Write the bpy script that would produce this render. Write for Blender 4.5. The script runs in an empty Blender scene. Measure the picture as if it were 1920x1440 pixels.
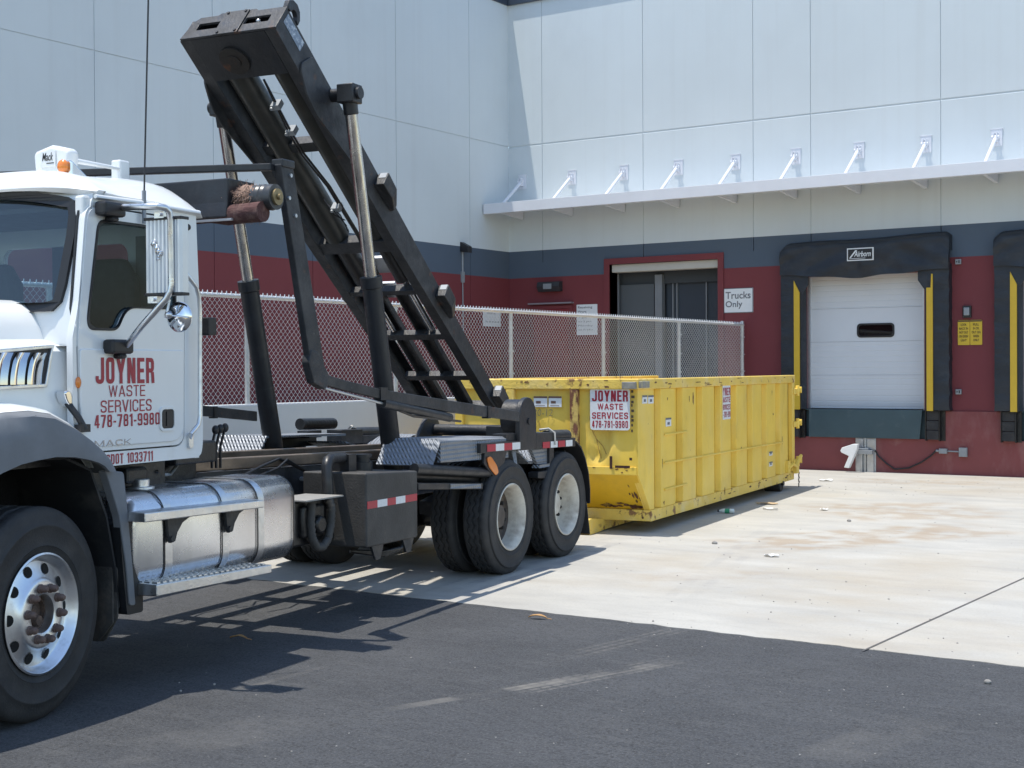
# ------------------------------------------------------------------ condensed block lettering, drawn stroke by stroke
def _thick(pts, t, closed=False):
    P = [Vector((x,y,0)) for x,y in pts]; n = len(P); L_ = []; R_ = []
    for k in range(n):
        if closed: a, b = P[k-1], P[(k+1)%n]
        else: a, b = P[max(0,k-1)], P[min(n-1,k+1)]
        p = P[k]; d1 = (p-a).normalized() if (p-a).length > 1e-9 else (b-p).normalized(); d2 = (b-p).normalized() if (b-p).length > 1e-9 else d1
        nrm = Vector((-(d1+d2).y,(d1+d2).x,0)).normalized(); c = max(.5, nrm.dot(Vector((-d1.y,d1.x,0))))
        L_.append(p+nrm*(t/2/c)); R_.append(p-nrm*(t/2/c))
    qs = []
    for k in range(n if closed else n-1):
        k2 = (k+1)%n; qs.append([(L_[k].x,L_[k].y),(R_[k].x,R_[k].y),(R_[k2].x,R_[k2].y),(L_[k2].x,L_[k2].y)])
    return qs
def _rc(pts, c, n=4):
    out = [pts[0]]
    for k in range(1, len(pts)-1):
        p = Vector((*pts[k],0)); a = Vector((*pts[k-1],0)); b = Vector((*pts[k+1],0)); q0 = p+(a-p).normalized()*min(c,(a-p).length*.5); q1 = p+(b-p).normalized()*min(c,(b-p).length*.5)
        for j in range(n+1): u = j/n; q = q0*(1-u)**2+p*2*u*(1-u)+q1*u*u; out.append((q.x,q.y))
    return out+[pts[-1]]
def glyph(ch, w, t):
    h = t/2; l, r, b, tp, m = h, w-h, h, 1-h, .5; c = w*.5-h; D = []     # list of groups of quads, one depth each
    line = lambda *p: D.append(_thick(_rc(list(p), c), t)); 
    def dia(x0,y0,x1,y1,k=1.12): D.append([[(x0-h*k,y0),(x0+h*k,y0),(x1+h*k,y1),(x1-h*k,y1)]])
    ringp = lambda y0,y1: _rc([(w/2,y1),(r,y1),(r,y0),(l,y0),(l,y1),(w/2,y1)], c)[:-1]
    if ch in 'O0': D.append(_thick(ringp(b,tp), t, True))
    elif ch == 'U': line((l,1),(l,b),(r,b),(r,1))
    elif ch == 'J': line((r,1),(r,b),(l,b),(l,.30))
    elif ch == 'C': line((r,.68),(r,tp),(l,tp),(l,b),(r,b),(r,.32))
    elif ch == 'D': line((l,h),(l,tp),(r,tp),(r,b),(l,b)); D.append([[(0,0),(t,0),(t,1),(0,1)]])
    elif ch == 'S': line((r,.70),(r,tp),(l,tp),(l,.52),(r,.48),(r,b),(l,b),(l,.30))
    elif ch == 'E':
        D.append([[(0,0),(t,0),(t,1),(0,1)]]); D.append([[(t,y0),(w*f,y0),(w*f,y0+t*.92),(t,y0+t*.92)] for y0,f in ((0,1),(.5-t*.46,.92),(1-t*.92,1))])
    elif ch == 'R': D.append([[(0,0),(t,0),(t,1),(0,1)]]); line((t,tp),(r,tp),(r,m),(t,m)); line((r-.02,m-h*.8),(r,.36),(r+.02,0))
    elif ch == 'N': D.append([[(0,0),(t,0),(t,1),(0,1)]]); D.append([[(w-t,0),(w,0),(w,1),(w-t,1)]]); D.append([[(t*.2,1),(t*1.15,1),(w-t*.2,0),(w-t*1.15,0)]])
    elif ch == 'Y': dia(h*1.1,1,w/2,.42); dia(w-h*1.1,1,w/2,.42); D.append([[(w/2-h,0),(w/2+h,0),(w/2+h,.5),(w/2-h,.5)]])
    elif ch == 'V': dia(h,1,w/2,0); dia(w-h,1,w/2,0)
    elif ch == 'W': dia(h,1,w*.28,0,.95); dia(w*.5,1,w*.28,0,.9); dia(w*.5,1,w*.72,0,.9); dia(w-h,1,w*.72,0,.95)
    elif ch == 'A': dia(w/2,1,h,0); dia(w/2,1,w-h,0); D.append([[(w*.28,.24),(w*.72,.24),(w*.66,.24+t*.8),(w*.34,.24+t*.8)]])
    elif ch == 'T': D.append([[(0,1-t*.95),(w,1-t*.95),(w,1),(0,1)]]); D.append([[(w/2-h,0),(w/2+h,0),(w/2+h,1-t*.95),(w/2-h,1-t*.95)]])
    elif ch == 'I': D.append([[(0,0),(t,0),(t,1),(0,1)]])
    elif ch == 'M': dia(h,0,h,1,1); dia(w-h,0,w-h,1,1); dia(w/2,.1,h*1.2,1,.9); dia(w/2,.1,w-h*1.2,1,.9)
    elif ch == 'K': D.append([[(0,0),(t,0),(t,1),(0,1)]]); dia(t*1.1,.42,w-h,1); dia(t*1.5,.6,w-h,0)
    elif ch == '1': D.append([[(w-t,0),(w,0),(w,1),(w-t,1)]]); D.append([[(0,.72),(w-t,.82),(w-t,.97),(0,.86)]])
    elif ch == '4': D.append([[(w*.82-t,0),(w*.82,0),(w*.82,1),(w*.82-t,1)]]); dia(w*.82-t,1-t*.2,h*.9,.30,.9); D.append([[(0,.2),(w,.2),(w,.2+t*.9),(0,.2+t*.9)]])
    elif ch == '7': D.append([[(0,1-t*.95),(w,1-t*.95),(w,1),(0,1)]]); dia(w*.36,0,w-h*1.1,1-t*.95)
    elif ch == '8': D.append(_thick(ringp(b,m), t*.95, True)); D.append(_thick([(x*.94+w*.03,y) for x,y in ringp(m,tp)], t*.95, True))
    elif ch == '9': D.append(_thick(ringp(.44,tp), t, True)); line((r,.6),(r,b),(l,b),(l,.25))
    elif ch == '3': line((l,.72),(l,tp),(r,tp),(r,.52),(w*.4,.52)); line((w*.4,.5),(r,.5),(r,b),(l,b),(l,.28))
    elif ch == '-': D.append([[(0,.36),(w,.36),(w,.36+t*.9),(0,.36+t*.9)]])
    return D
def block_text(mb, body, o, ex, ey, w, h, gw=.46, t=.15, gap=.11, grow=0.0, step=.00025):
    wd = {'I': t, '1': gw*.62, '-': gw*.55, 'W': gw*1.5, 'A': gw*1.12, 'V': gw*1.1, 'Y': gw*1.12, 'M': gw*1.3, ' ': gw*.5, 'T': gw*.95, 'E': gw*.9}
    tot = sum(wd.get(c, gw) for c in body)+gap*(len(body)-1); o = Vector(o); ex = Vector(ex); ey = Vector(ey); nrm = ex.cross(ey)
    x = 0; old = mb.fn; mb.fn = lambda *a: Vector(a); kx = w/tot
    for ch in body:
        g_ = wd.get(ch, gw)
        for di, grp in enumerate(glyph(ch, g_, t)):
            for q in grp:
                if grow:
                    cxq = sum(p[0] for p in q)/4; cyq = sum(p[1] for p in q)/4
                    P2 = [(p[0]+grow*(1 if p[0] > cxq else -1), p[1]+grow*(1 if p[1] > cyq else -1)) for p in q]
                else: P2 = q
                i = mb.add([tuple(o+ex*((x+p[0])*kx)+ey*(p[1]*h)+nrm*(step*di)) for p in P2]); mb.f.append([i,i+1,i+2,i+3])
        x += g_+gap
    mb.fn = old; return mb
import bpy, bmesh, math, random
from mathutils import Vector, Matrix
from mathutils.geometry import tessellate_polygon
random.seed(7)
sc = bpy.context.scene
COL = sc.collection
rad = math.radians

# ------------------------------------------------------------------ camera
FPX, EYE = 2620.0, 1.90                      # focal length in pixels of a 1920 wide frame, eye height
YAW = math.atan((2698.0-960)/FPX)            # camera looks this far left of the side wall's direction (+y)
PITCH = -math.atan((720-693.0)/FPX)
ROLL = rad(-0.33)
fw = Vector((-math.sin(YAW), math.cos(YAW), 0)); rt = Vector((math.cos(YAW), math.sin(YAW), 0)); up = Vector((0,0,1))
F3 = fw*math.cos(PITCH)+up*math.sin(PITCH); U3 = up*math.cos(PITCH)-fw*math.sin(PITCH)
R3 = rt*math.cos(ROLL)+U3*math.sin(ROLL); V3 = U3*math.cos(ROLL)-rt*math.sin(ROLL)
CAM = Vector((0,0,EYE))
cam = bpy.data.cameras.new('camera'); co = bpy.data.objects.new('camera', cam); COL.objects.link(co)
cam.sensor_width = 36; cam.lens = FPX/1920*36; cam.clip_end = 500; cam.clip_start = .05
co.matrix_world = Matrix((( R3.x, V3.x,-F3.x, CAM.x),(R3.y,V3.y,-F3.y,CAM.y),(R3.z,V3.z,-F3.z,CAM.z),(0,0,0,1)))
sc.camera = co

# ------------------------------------------------------------------ light
SUN = Vector((.155, .175, -1.0)).normalized()         # direction the light travels
w = bpy.data.worlds.new('World'); sc.world = w; w.use_nodes = True
nt = w.node_tree; bg = nt.nodes['Background']
sky = nt.nodes.new('ShaderNodeTexSky'); sky.sky_type = 'NISHITA'; sky.sun_disc = False
sky.sun_elevation = math.asin(-SUN.z); sky.sun_rotation = math.atan2(-SUN.x, -SUN.y); sky.air_density = 1.3; sky.dust_density = .4; sky.ozone_density = 1.6
nt.links.new(sky.outputs[0], bg.inputs[0]); bg.inputs[1].default_value = .15
sl = bpy.data.lights.new('sun', 'SUN'); sl.energy = 3.5; sl.angle = rad(.53); sl.color = (1, .94, .84)
so = bpy.data.objects.new('sun', sl); COL.objects.link(so); so.rotation_euler = SUN.to_track_quat('-Z', 'Y').to_euler(); so.location = (0,0,30)
sc.view_settings.view_transform = 'Standard'; sc.view_settings.look = 'None'
sc.view_settings.exposure = 0.60; sc.view_settings.gamma = 1.0
sc.cycles.max_bounces = 8; sc.cycles.transparent_max_bounces = 16

# ------------------------------------------------------------------ measuring: photograph pixel -> point on a real plane
def ray(px, py): return (F3*FPX + R3*(px-960) + V3*(720-py)).normalized()
def hit(px, py, P, n):
    d = ray(px, py); return CAM + d*((P-CAM).dot(n)/d.dot(n))
def gnd(px, py, z=0.0): return hit(px, py, Vector((0,0,z)), Vector((0,0,1)))
a0 = gnd(95,1348); c0 = gnd(1045,1050)
U = (c0-a0); U.z = 0; U.normalize(); M_ = Vector((U.y,-U.x,0))
T0 = a0 - M_*1.22                                   # truck centreline at the front axle; s runs to the rear, t to the driver's side
def tl(px, py, t):
    p = hit(px, py, T0+M_*t, M_)-T0; return (p.dot(U), p.z)
def ts(px, py, s):
    p = hit(px, py, T0+U*s, U)-T0; return (p.dot(M_), p.z)
def tz(px, py, z):
    p = gnd(px, py, z)-T0; return (p.dot(U), p.dot(M_))
YW = 24.78; XW = -16.49                             # dock wall plane, side wall plane
def dw(px, py, d=0.0):                              # on the dock wall, d in front of it -> (x, z)
    p = hit(px, py, Vector((0,YW-d,0)), Vector((0,1,0))); return (p.x, p.z)

# ------------------------------------------------------------------ materials
def _n(nt, t, **kw):
    n = nt.nodes.new(t)
    for k, v in kw.items(): setattr(n, k, v)
    return n
def mat(name, col, rough=.5, metal=0.0, var=.08, vscale=4.0, layers=(), bump=None, coat=0.0, stretch=(1,1,1), rvar=.0, spec=.5, aniso=0, detail=6):
    """layers: (colour, scale, lo, hi, stretch, amount): noise-masked second colours (dirt, rust, fading)"""
    m = bpy.data.materials.new(name); m.use_nodes = True
    nt = m.node_tree; L = nt.links; b = nt.nodes['Principled BSDF']
    tc = _n(nt, 'ShaderNodeTexCoord')
    def noise(scale, st=(1,1,1), det=detail, rough=.6, off=0):
        mp = _n(nt, 'ShaderNodeMapping'); mp.inputs['Scale'].default_value = st; mp.inputs['Location'].default_value = (off, off*.7, off*1.3)
        L.new(tc.outputs['Object'], mp.inputs['Vector'])
        n = _n(nt, 'ShaderNodeTexNoise'); n.inputs['Scale'].default_value = scale; n.inputs['Detail'].default_value = det; n.inputs['Roughness'].default_value = rough
        L.new(mp.outputs[0], n.inputs['Vector']); return n.outputs['Fac']
    n1 = noise(vscale, stretch)
    mr = _n(nt, 'ShaderNodeMapRange'); mr.inputs['From Min'].default_value = .3; mr.inputs['From Max'].default_value = .7
    mr.inputs['To Min'].default_value = 1-var; mr.inputs['To Max'].default_value = 1+var; L.new(n1, mr.inputs['Value'])
    mx = _n(nt, 'ShaderNodeMix', data_type='RGBA', blend_type='MULTIPLY'); mx.inputs['Factor'].default_value = 1
    mx.inputs['A'].default_value = (*col, 1); L.new(mr.outputs[0], mx.inputs['B'])
    out = mx.outputs['Result']
    for i, ly in enumerate(layers):
        c2, scl, lo, hi = ly[:4]; st = ly[4] if len(ly) > 4 else (1,1,1); am = ly[5] if len(ly) > 5 else 1.0
        nn = noise(scl, st, 8, .62, 3.1*i+1.7)
        r2 = _n(nt, 'ShaderNodeMapRange'); r2.inputs['From Min'].default_value = lo; r2.inputs['From Max'].default_value = hi
        r2.inputs['To Max'].default_value = am
        L.new(nn, r2.inputs['Value'])
        m2 = _n(nt, 'ShaderNodeMix', data_type='RGBA'); L.new(r2.outputs[0], m2.inputs['Factor']); L.new(out, m2.inputs['A']); m2.inputs['B'].default_value = (*c2, 1)
        out = m2.outputs['Result']
    L.new(out, b.inputs['Base Color'])
    b.inputs['Roughness'].default_value = rough; b.inputs['Metallic'].default_value = metal; b.inputs['Specular IOR Level'].default_value = spec
    if rvar:
        r3 = _n(nt, 'ShaderNodeMapRange'); r3.inputs['From Min'].default_value = .3; r3.inputs['From Max'].default_value = .7
        r3.inputs['To Min'].default_value = max(.02, rough-rvar); r3.inputs['To Max'].default_value = rough+rvar
        L.new(noise(vscale*1.7, stretch, 5, .6, 9), r3.inputs['Value']); L.new(r3.outputs[0], b.inputs['Roughness'])
    if coat: b.inputs['Coat Weight'].default_value = coat; b.inputs['Coat Roughness'].default_value = .08
    if bump:
        bs, bst = bump[:2]; st = bump[2] if len(bump) > 2 else (1,1,1)
        bp = _n(nt, 'ShaderNodeBump'); bp.inputs['Strength'].default_value = bst; bp.inputs['Distance'].default_value = .02
        L.new(noise(bs, st, 6, .6, 5), bp.inputs['Height']); L.new(bp.outputs[0], b.inputs['Normal'])
    m['_out'] = 0
    return m

DUST = (.30,.27,.23); RUST = (.16,.065,.03); GREASE = (.012,.012,.013)
WHITE = mat('white_truck_paint', (.76,.78,.78), .28, 0, .03, 2.0, [((.55,.53,.47), 3.0, .58, .85, (1,1,.6), .35)], coat=.5, bump=(1.6,.03))
PLASTIC = mat('grey_moulded_plastic', (.17,.18,.195), .62, 0, .12, 5.0, [(DUST, 6, .58, .9, (1,1,1), .4)], bump=(260,.12))
BLACK = mat('black_chassis_paint', (.015,.017,.021), .42, 0, .3, 6, [((.07,.06,.052), 5, .55, .85, (1,1,1), .55), (RUST, 9, .68, .85, (1,1,1), .5)], bump=(40,.12), rvar=.12)
BLACKR = mat('black_worn_steel', (.021,.023,.027), .5, 0, .4, 5, [((.075,.074,.076), 4, .47, .75, (1,1,1), .6), (RUST, 7, .62, .78, (1,1,1), .7), ((.16,.15,.14), 22, .66, .74, (1,1,1), .7)], bump=(35,.2), rvar=.15)
DUSTY = mat('dusty_black_tank', (.045,.044,.043), .6, 0, .25, 4, [((.11,.10,.09), 3.2, .45, .8, (1,1,.7), .6), ((.24,.19,.14), 5, .66, .85, (1,1,1), .6)], bump=(60,.2))
RAILTOP = mat('rubbed_bare_steel', (.22,.17,.13), .38, .6, .3, 3, [((.42,.33,.25), 4, .5, .7, (.35,1,1), .8), ((.06,.045,.04), 5, .55, .7, (.5,1,1), .8)], bump=(30,.1), rvar=.1)
GREASEM = mat('greasy_black_steel', GREASE, .35, 0, .4, 6, [((.05,.045,.04), 8, .55, .8)], bump=(30,.3))
CHROME = mat('polished_chrome', (.74,.75,.76), .09, 1.0, .04, 3, [((.45,.40,.36), 5, .58, .85, (1,1,.5), .5)], rvar=.04)
ALU = mat('polished_aluminium', (.76,.76,.77), .27, .95, .06, 3, [((.50,.49,.46), 3, .45, .8, (2,1,.4), .4)], rvar=.04, detail=2)
ROD = mat('streaked_piston_chrome', (.56,.54,.52), .24, 1.0, .12, 6, [((.30,.26,.23), 4, .48, .75, (6,6,.4), .7)], rvar=.08)
ALUW = mat('brushed_aluminium', (.70,.71,.72), .34, 1.0, .08, 8, [((.42,.41,.39), 9, .55, .8, (1,1,1), .6)], bump=(60,.08), rvar=.1)
RIMALU = mat('machined_wheel_alloy', (.76,.78,.80), .36, 1.0, .06, 9, [((.36,.34,.31), 10, .56, .8, (1,1,1), .6)], rvar=.08)
RUBBER = mat('tyre_rubber', (.028,.028,.029), .72, 0, .25, 9, [((.075,.068,.06), 5, .5, .85, (1,1,1), .6)], bump=(70,.18))
RIMBROWN = mat('brown_rear_disc', (.085,.07,.06), .6, 0, .25, 10, [((.22,.17,.12), 9, .52, .8)], bump=(40,.2))
RIMPAINT = mat('dirty_cream_wheel_paint', (.60,.57,.50), .5, 0, .12, 8, [((.24,.19,.14), 6, .46, .74, (1,1,1), .8)], bump=(40,.15))
HUBBROWN = mat('rusty_hub_steel', (.075,.05,.04), .7, 0, .3, 14, [((.19,.12,.08), 18, .5, .7)], bump=(60,.3))
LUGM = mat('rust_brown_nut', (.13,.085,.07), .65, 0, .3, 30)
AMBER = mat('amber_lens', (.75,.22,.03), .2, 0, .05, 30, coat=.6)
REDTAPE = mat('red_reflective_tape', (.45,.03,.05), .35, 0, .08, 40)
WHITETAPE = mat('white_reflective_tape', (.72,.74,.74), .35, 0, .08, 40)
REDINK = mat('dark_red_vinyl', (.36,.022,.04), .4, 0, .05, 20)
HOLESHADE = mat('painted_hole_shade', (.005,.005,.005), .9, 0, .05, 20)  # near-black colour standing in for the shade inside the wheel holes
BLACKINK = mat('black_vinyl', (.016,.016,.018), .45, 0, .05, 20)
GREYINK = mat('grey_print', (.13,.14,.16), .5, 0, .05, 20)
SIGNWHITE = mat('white_sign_face', (.72,.74,.75), .4, 0, .04, 10, [((.5,.48,.42), 8, .62, .85, (1,1,1), .4)])
SEATM = mat('dark_seat_cloth', (.05,.052,.055), .85, 0, .2, 20, bump=(200,.2))
TRIM = mat('grey_cab_trim', (.10,.105,.11), .7, 0, .1, 8)
BEIGE = mat('beige_cab_trim', (.20,.205,.21), .8, 0, .1, 8)
BURLAP = mat('frayed_tarp_netting', (.33,.22,.17), .95, 0, .35, 24, [((.14,.085,.07), 16, .45, .65)], bump=(80,.9))
MAROONT = mat('rolled_maroon_tarp', (.085,.035,.032), .85, 0, .3, 10, [((.2,.12,.1), 14, .5, .75)], bump=(40,.6,(1,.3,1)))
GALV = mat('galvanised_steel', (.56,.58,.60), .38, .75, .1, 12, rvar=.1)
GALVW = mat('galvanised_fence_wire', (.66,.67,.68), .42, .55, .06, 12)
GREYBOX = mat('grey_utility_metal', (.27,.29,.31), .5, .2, .1, 10)

def diamond_mat(name, col, rough):
    m = mat(name, col, rough, .75, .1, 6, [((.2,.2,.2), 4, .5, .8, (1,1,1), .5)], rvar=.08)
    nt = m.node_tree; L = nt.links; b = nt.nodes['Principled BSDF']
    tc = _n(nt, 'ShaderNodeTexCoord'); sp = _n(nt, 'ShaderNodeSeparateXYZ'); L.new(tc.outputs['Object'], sp.inputs[0])
    def ma(op, a, b2):
        q = _n(nt, 'ShaderNodeMath', operation=op)
        for i, v in enumerate((a, b2)):
            if isinstance(v, (int, float)): q.inputs[i].default_value = v
            elif v is not None: L.new(v, q.inputs[i])
        return q.outputs[0]
    vv = ma('ADD', sp.outputs['Y'], sp.outputs['Z']); kk = 2*math.pi/.075
    s1 = ma('SINE', ma('MULTIPLY', ma('ADD', sp.outputs['X'], vv), kk), None); s2 = ma('SINE', ma('MULTIPLY', ma('SUBTRACT', sp.outputs['X'], vv), kk), None)
    mm = _n(nt, 'ShaderNodeMath', operation='MULTIPLY'); L.new(s1, mm.inputs[0]); L.new(s2, mm.inputs[1])
    bp = _n(nt, 'ShaderNodeBump'); bp.inputs['Strength'].default_value = .7; bp.inputs['Distance'].default_value = .012
    L.new(mm.outputs[0], bp.inputs['Height']); L.new(bp.outputs[0], b.inputs['Normal'])
    return m
DIAMOND = diamond_mat('aluminium_tread_plate', (.27,.29,.32), .55)

def glass_mat(name, tint, refl, rough=.02):
    m = bpy.data.materials.new(name); m.use_nodes = True; nt = m.node_tree; L = nt.links
    for n in list(nt.nodes): nt.nodes.remove(n)
    o = _n(nt, 'ShaderNodeOutputMaterial'); t = _n(nt, 'ShaderNodeBsdfTransparent'); t.inputs[0].default_value = (*tint, 1)
    g = _n(nt, 'ShaderNodeBsdfGlossy'); g.inputs['Roughness'].default_value = rough; g.inputs['Color'].default_value = (.9,.95,1,1)
    tc = _n(nt, 'ShaderNodeTexCoord'); nz = _n(nt, 'ShaderNodeTexNoise'); nz.inputs['Scale'].default_value = 1.5; L.new(tc.outputs['Object'], nz.inputs['Vector'])
    bp = _n(nt, 'ShaderNodeBump'); bp.inputs['Strength'].default_value = .02; L.new(nz.outputs['Fac'], bp.inputs['Height']); L.new(bp.outputs[0], g.inputs['Normal'])
    lw = _n(nt, 'ShaderNodeLayerWeight'); lw.inputs['Blend'].default_value = refl
    mx = _n(nt, 'ShaderNodeMixShader'); L.new(lw.outputs['Fresnel'], mx.inputs[0]); L.new(t.outputs[0], mx.inputs[1]); L.new(g.outputs[0], mx.inputs[2])
    L.new(mx.outputs[0], o.inputs[0]); return m
GLASS = glass_mat('tinted_window_glass', (.50,.60,.66), .18)
SCREEN = glass_mat('blue_windscreen_glass', (.60,.72,.76), .42)
DARKGLASS = glass_mat('dark_glass', (.25,.28,.30), .35)

# ------------------------------------------------------------------ mesh building
class MB:
    def __init__(s, fn=None): s.v = []; s.f = []; s.fn = fn or (lambda *a: Vector(a))
    def add(s, pts):
        i = len(s.v); s.v += [s.fn(*p) for p in pts]; return i
    def poly(s, pts):
        i = s.add(pts); s.f.append(list(range(i, i+len(pts)))); return s
    def hexa(s, p):                       # p[0:4] one loop, p[4:8] the opposite loop
        i = s.add(p)
        for q in ((0,1,2,3),(7,6,5,4),(0,4,5,1),(1,5,6,2),(2,6,7,3),(3,7,4,0)): s.f.append([i+k for k in q])
        return s
    def box(s, x0, x1, y0, y1, z0, z1):
        return s.hexa([(x0,y0,z0),(x1,y0,z0),(x1,y1,z0),(x0,y1,z0),(x0,y0,z1),(x1,y0,z1),(x1,y1,z1),(x0,y1,z1)])
    def loft(s, secs, closed=True, caps=True):
        n = len(secs[0]); i0 = [s.add(q) for q in secs]
        for a in range(len(secs)-1):
            for k in range(n if closed else n-1):
                k2 = (k+1) % n; s.f.append([i0[a]+k, i0[a]+k2, i0[a+1]+k2, i0[a+1]+k])
        if caps and closed: s.f.append([i0[0]+k for k in range(n)][::-1]); s.f.append([i0[-1]+k for k in range(n)])
        return s
    def prism(s, pts, g, c0, c1):         # 2-D outline, g(a,b,c) -> coordinates
        return s.loft([[g(a,b,c0) for a,b in pts], [g(a,b,c1) for a,b in pts]])
    def plate(s, outer, holes, g, c0, c1):
        loops = [outer]+list(holes); flat = [p for l in loops for p in l]
        tr = tessellate_polygon([[Vector((a,b,0)) for a,b in l] for l in loops])
        i0 = s.add([g(a,b,c0) for a,b in flat]); i1 = s.add([g(a,b,c1) for a,b in flat])
        for t in tr: s.f.append([i0+k for k in t]); s.f.append([i1+k for k in t][::-1])
        o = 0
        for l in loops:
            n = len(l)
            for k in range(n):
                k2 = (k+1) % n; s.f.append([i0+o+k, i0+o+k2, i1+o+k2, i1+o+k])
            o += n
        return s
    def tube(s, path, r, n=8, caps=True, closed=False):
        P = [Vector(s.fn(*p)) for p in path]; old = s.fn; s.fn = lambda *a: Vector(a)
        secs = []; ref = None
        for k, p in enumerate(P):
            a = P[k-1] if k else (P[-1] if closed else p); b = P[k+1] if k < len(P)-1 else (P[0] if closed else p)
            d = (b-a).normalized()
            if ref is None: ref = Vector((0,0,1)) if abs(d.z) < .9 else Vector((1,0,0))
            x = (ref - d*ref.dot(d)).normalized(); y = d.cross(x); ref = x
            rr = r[k] if isinstance(r, (list,tuple)) else r
            secs.append([tuple(p + x*(rr*math.cos(2*math.pi*j/n)) + y*(rr*math.sin(2*math.pi*j/n))) for j in range(n)])
        if closed: secs.append(secs[0])
        s.loft(secs, True, caps and not closed); s.fn = old; return s
    def cyl(s, p0, p1, r0, r1=None, n=20):
        return s.tube([p0, p1], [r0, r0 if r1 is None else r1], n)
    def lathe(s, prof, o, ax, n=40, wob=None, closed=False):   # prof: (radius, distance along ax); coordinates already final
        o = Vector(o); ax = Vector(ax).normalized(); x = ax.orthogonal().normalized(); y = ax.cross(x)
        if abs(ax.z) < .5:
            x = Vector((0,0,1)); x = (x-ax*x.dot(ax)).normalized(); y = ax.cross(x)
        secs = []
        for j in range(n):
            c, q = math.cos(2*math.pi*j/n), math.sin(2*math.pi*j/n)
            secs.append([tuple(o + ax*(a+(wob(k,j) if wob else 0)) + (x*c+y*q)*r) for k,(r,a) in enumerate(prof)])
        secs.append(secs[0]); old = s.fn; s.fn = lambda *a: Vector(a)
        i0 = [s.add(q) for q in secs]; m = len(prof)
        for a in range(n):
            for k in range(m if closed else m-1):
                k2 = (k+1) % m; s.f.append([i0[a]+k, i0[a]+k2, i0[a+1]+k2, i0[a+1]+k])
        s.fn = old; return s
    def ball(s, c, r, n=12, sq=(1,1,1)):
        prof = [(r*math.sin(math.pi*k/n), -r*math.cos(math.pi*k/n)) for k in range(n+1)]
        c = Vector(c); secs = []
        for k in range(n+1):
            rr, a = prof[k]; secs.append([tuple(c+Vector((rr*math.cos(2*math.pi*j/n)*sq[0], rr*math.sin(2*math.pi*j/n)*sq[1], a*sq[2]))) for j in range(n)])
        return s.loft(secs, True, False)
    def build(s, name, m, parent=None, smooth=40, bevel=0, seg=2):
        me = bpy.data.meshes.new(name); me.from_pydata([tuple(v) for v in s.v], [], s.f)
        bm = bmesh.new(); bm.from_mesh(me); bmesh.ops.remove_doubles(bm, verts=bm.verts, dist=1e-5)
        bmesh.ops.recalc_face_normals(bm, faces=bm.faces); bm.to_mesh(me); bm.free()
        me.materials.append(m)
        if smooth: me.shade_smooth(); me.set_sharp_from_angle(angle=rad(smooth))
        o = bpy.data.objects.new(name, me); COL.objects.link(o)
        if parent: o.parent = parent
        if bevel:
            b = o.modifiers.new('bevel', 'BEVEL'); b.width = bevel; b.segments = seg; b.limit_method = 'ANGLE'; b.angle_limit = rad(35); b.harden_normals = False
        return o
def empty(name, loc=(0,0,0), rz=0, parent=None):
    o = bpy.data.objects.new(name, None); COL.objects.link(o); o.location = loc; o.rotation_euler = (0,0,rz); o.empty_display_size = .2
    if parent: o.parent = parent
    return o
def tag(o, label=None, cat=None, group=None, kind=None):
    if label: o['label'] = label
    if cat: o['category'] = cat
    if group: o['group'] = group
    if kind: o['kind'] = kind
    return o
def copy_tree(o, parent=None):
    c = o.copy(); COL.objects.link(c)
    if parent: c.parent = parent
    for ch in list(o.children): copy_tree(ch, c)
    return c
def text_mesh(body, w, h, bold=0.0, shear=0.0, align='CENTER', space=1.0):
    """list of lines -> (verts2d, faces) filling exactly w x h, origin at lower left"""
    cu = bpy.data.curves.new('lettering', 'FONT'); cu.body = body; cu.align_x = align; cu.offset = bold; cu.shear = shear; cu.resolution_u = 4; cu.space_character = space
    ob = bpy.data.objects.new('lettering', cu); COL.objects.link(ob)
    dg = bpy.context.evaluated_depsgraph_get(); me = bpy.data.meshes.new_from_object(ob.evaluated_get(dg))
    vs = [(v.co.x, v.co.y) for v in me.vertices]; fs = [list(p.vertices) for p in me.polygons]
    bpy.data.objects.remove(ob); bpy.data.curves.remove(cu); bpy.data.meshes.remove(me)
    x0 = min(v[0] for v in vs); x1 = max(v[0] for v in vs); y0 = min(v[1] for v in vs); y1 = max(v[1] for v in vs)
    return [((x-x0)/(x1-x0)*w, (y-y0)/(y1-y0)*h) for x,y in vs], fs
def put_text(mb, body, o, ex, ey, w, h, bold=.0, shear=0., align='CENTER', space=1.0):
    vs, fs = text_mesh(body, w, h, bold, shear, align, space); o = Vector(o); ex = Vector(ex); ey = Vector(ey)
    old = mb.fn; mb.fn = lambda *a: Vector(a); i = mb.add([tuple(o+ex*x+ey*y) for x,y in vs]); mb.f += [[i+k for k in f] for f in fs]; mb.fn = old
    return mb
# ================================================================== SETTING: ground
def rrect(x0, x1, y0, y1, r, n=5):
    if not isinstance(r, (tuple, list)): r = (r,)*4
    out = []
    for (cx, cy, a, q) in ((x1-r[0], y1-r[0], 0, r[0]), (x0+r[1], y1-r[1], 90, r[1]), (x0+r[2], y0+r[2], 180, r[2]), (x1-r[3], y0+r[3], 270, r[3])):
        if q <= 0: out.append((cx, cy)); continue
        for k in range(n+1):
            t = rad(a+90*k/n); out.append((cx+q*math.cos(t), cy+q*math.sin(t)))
    return out

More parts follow.
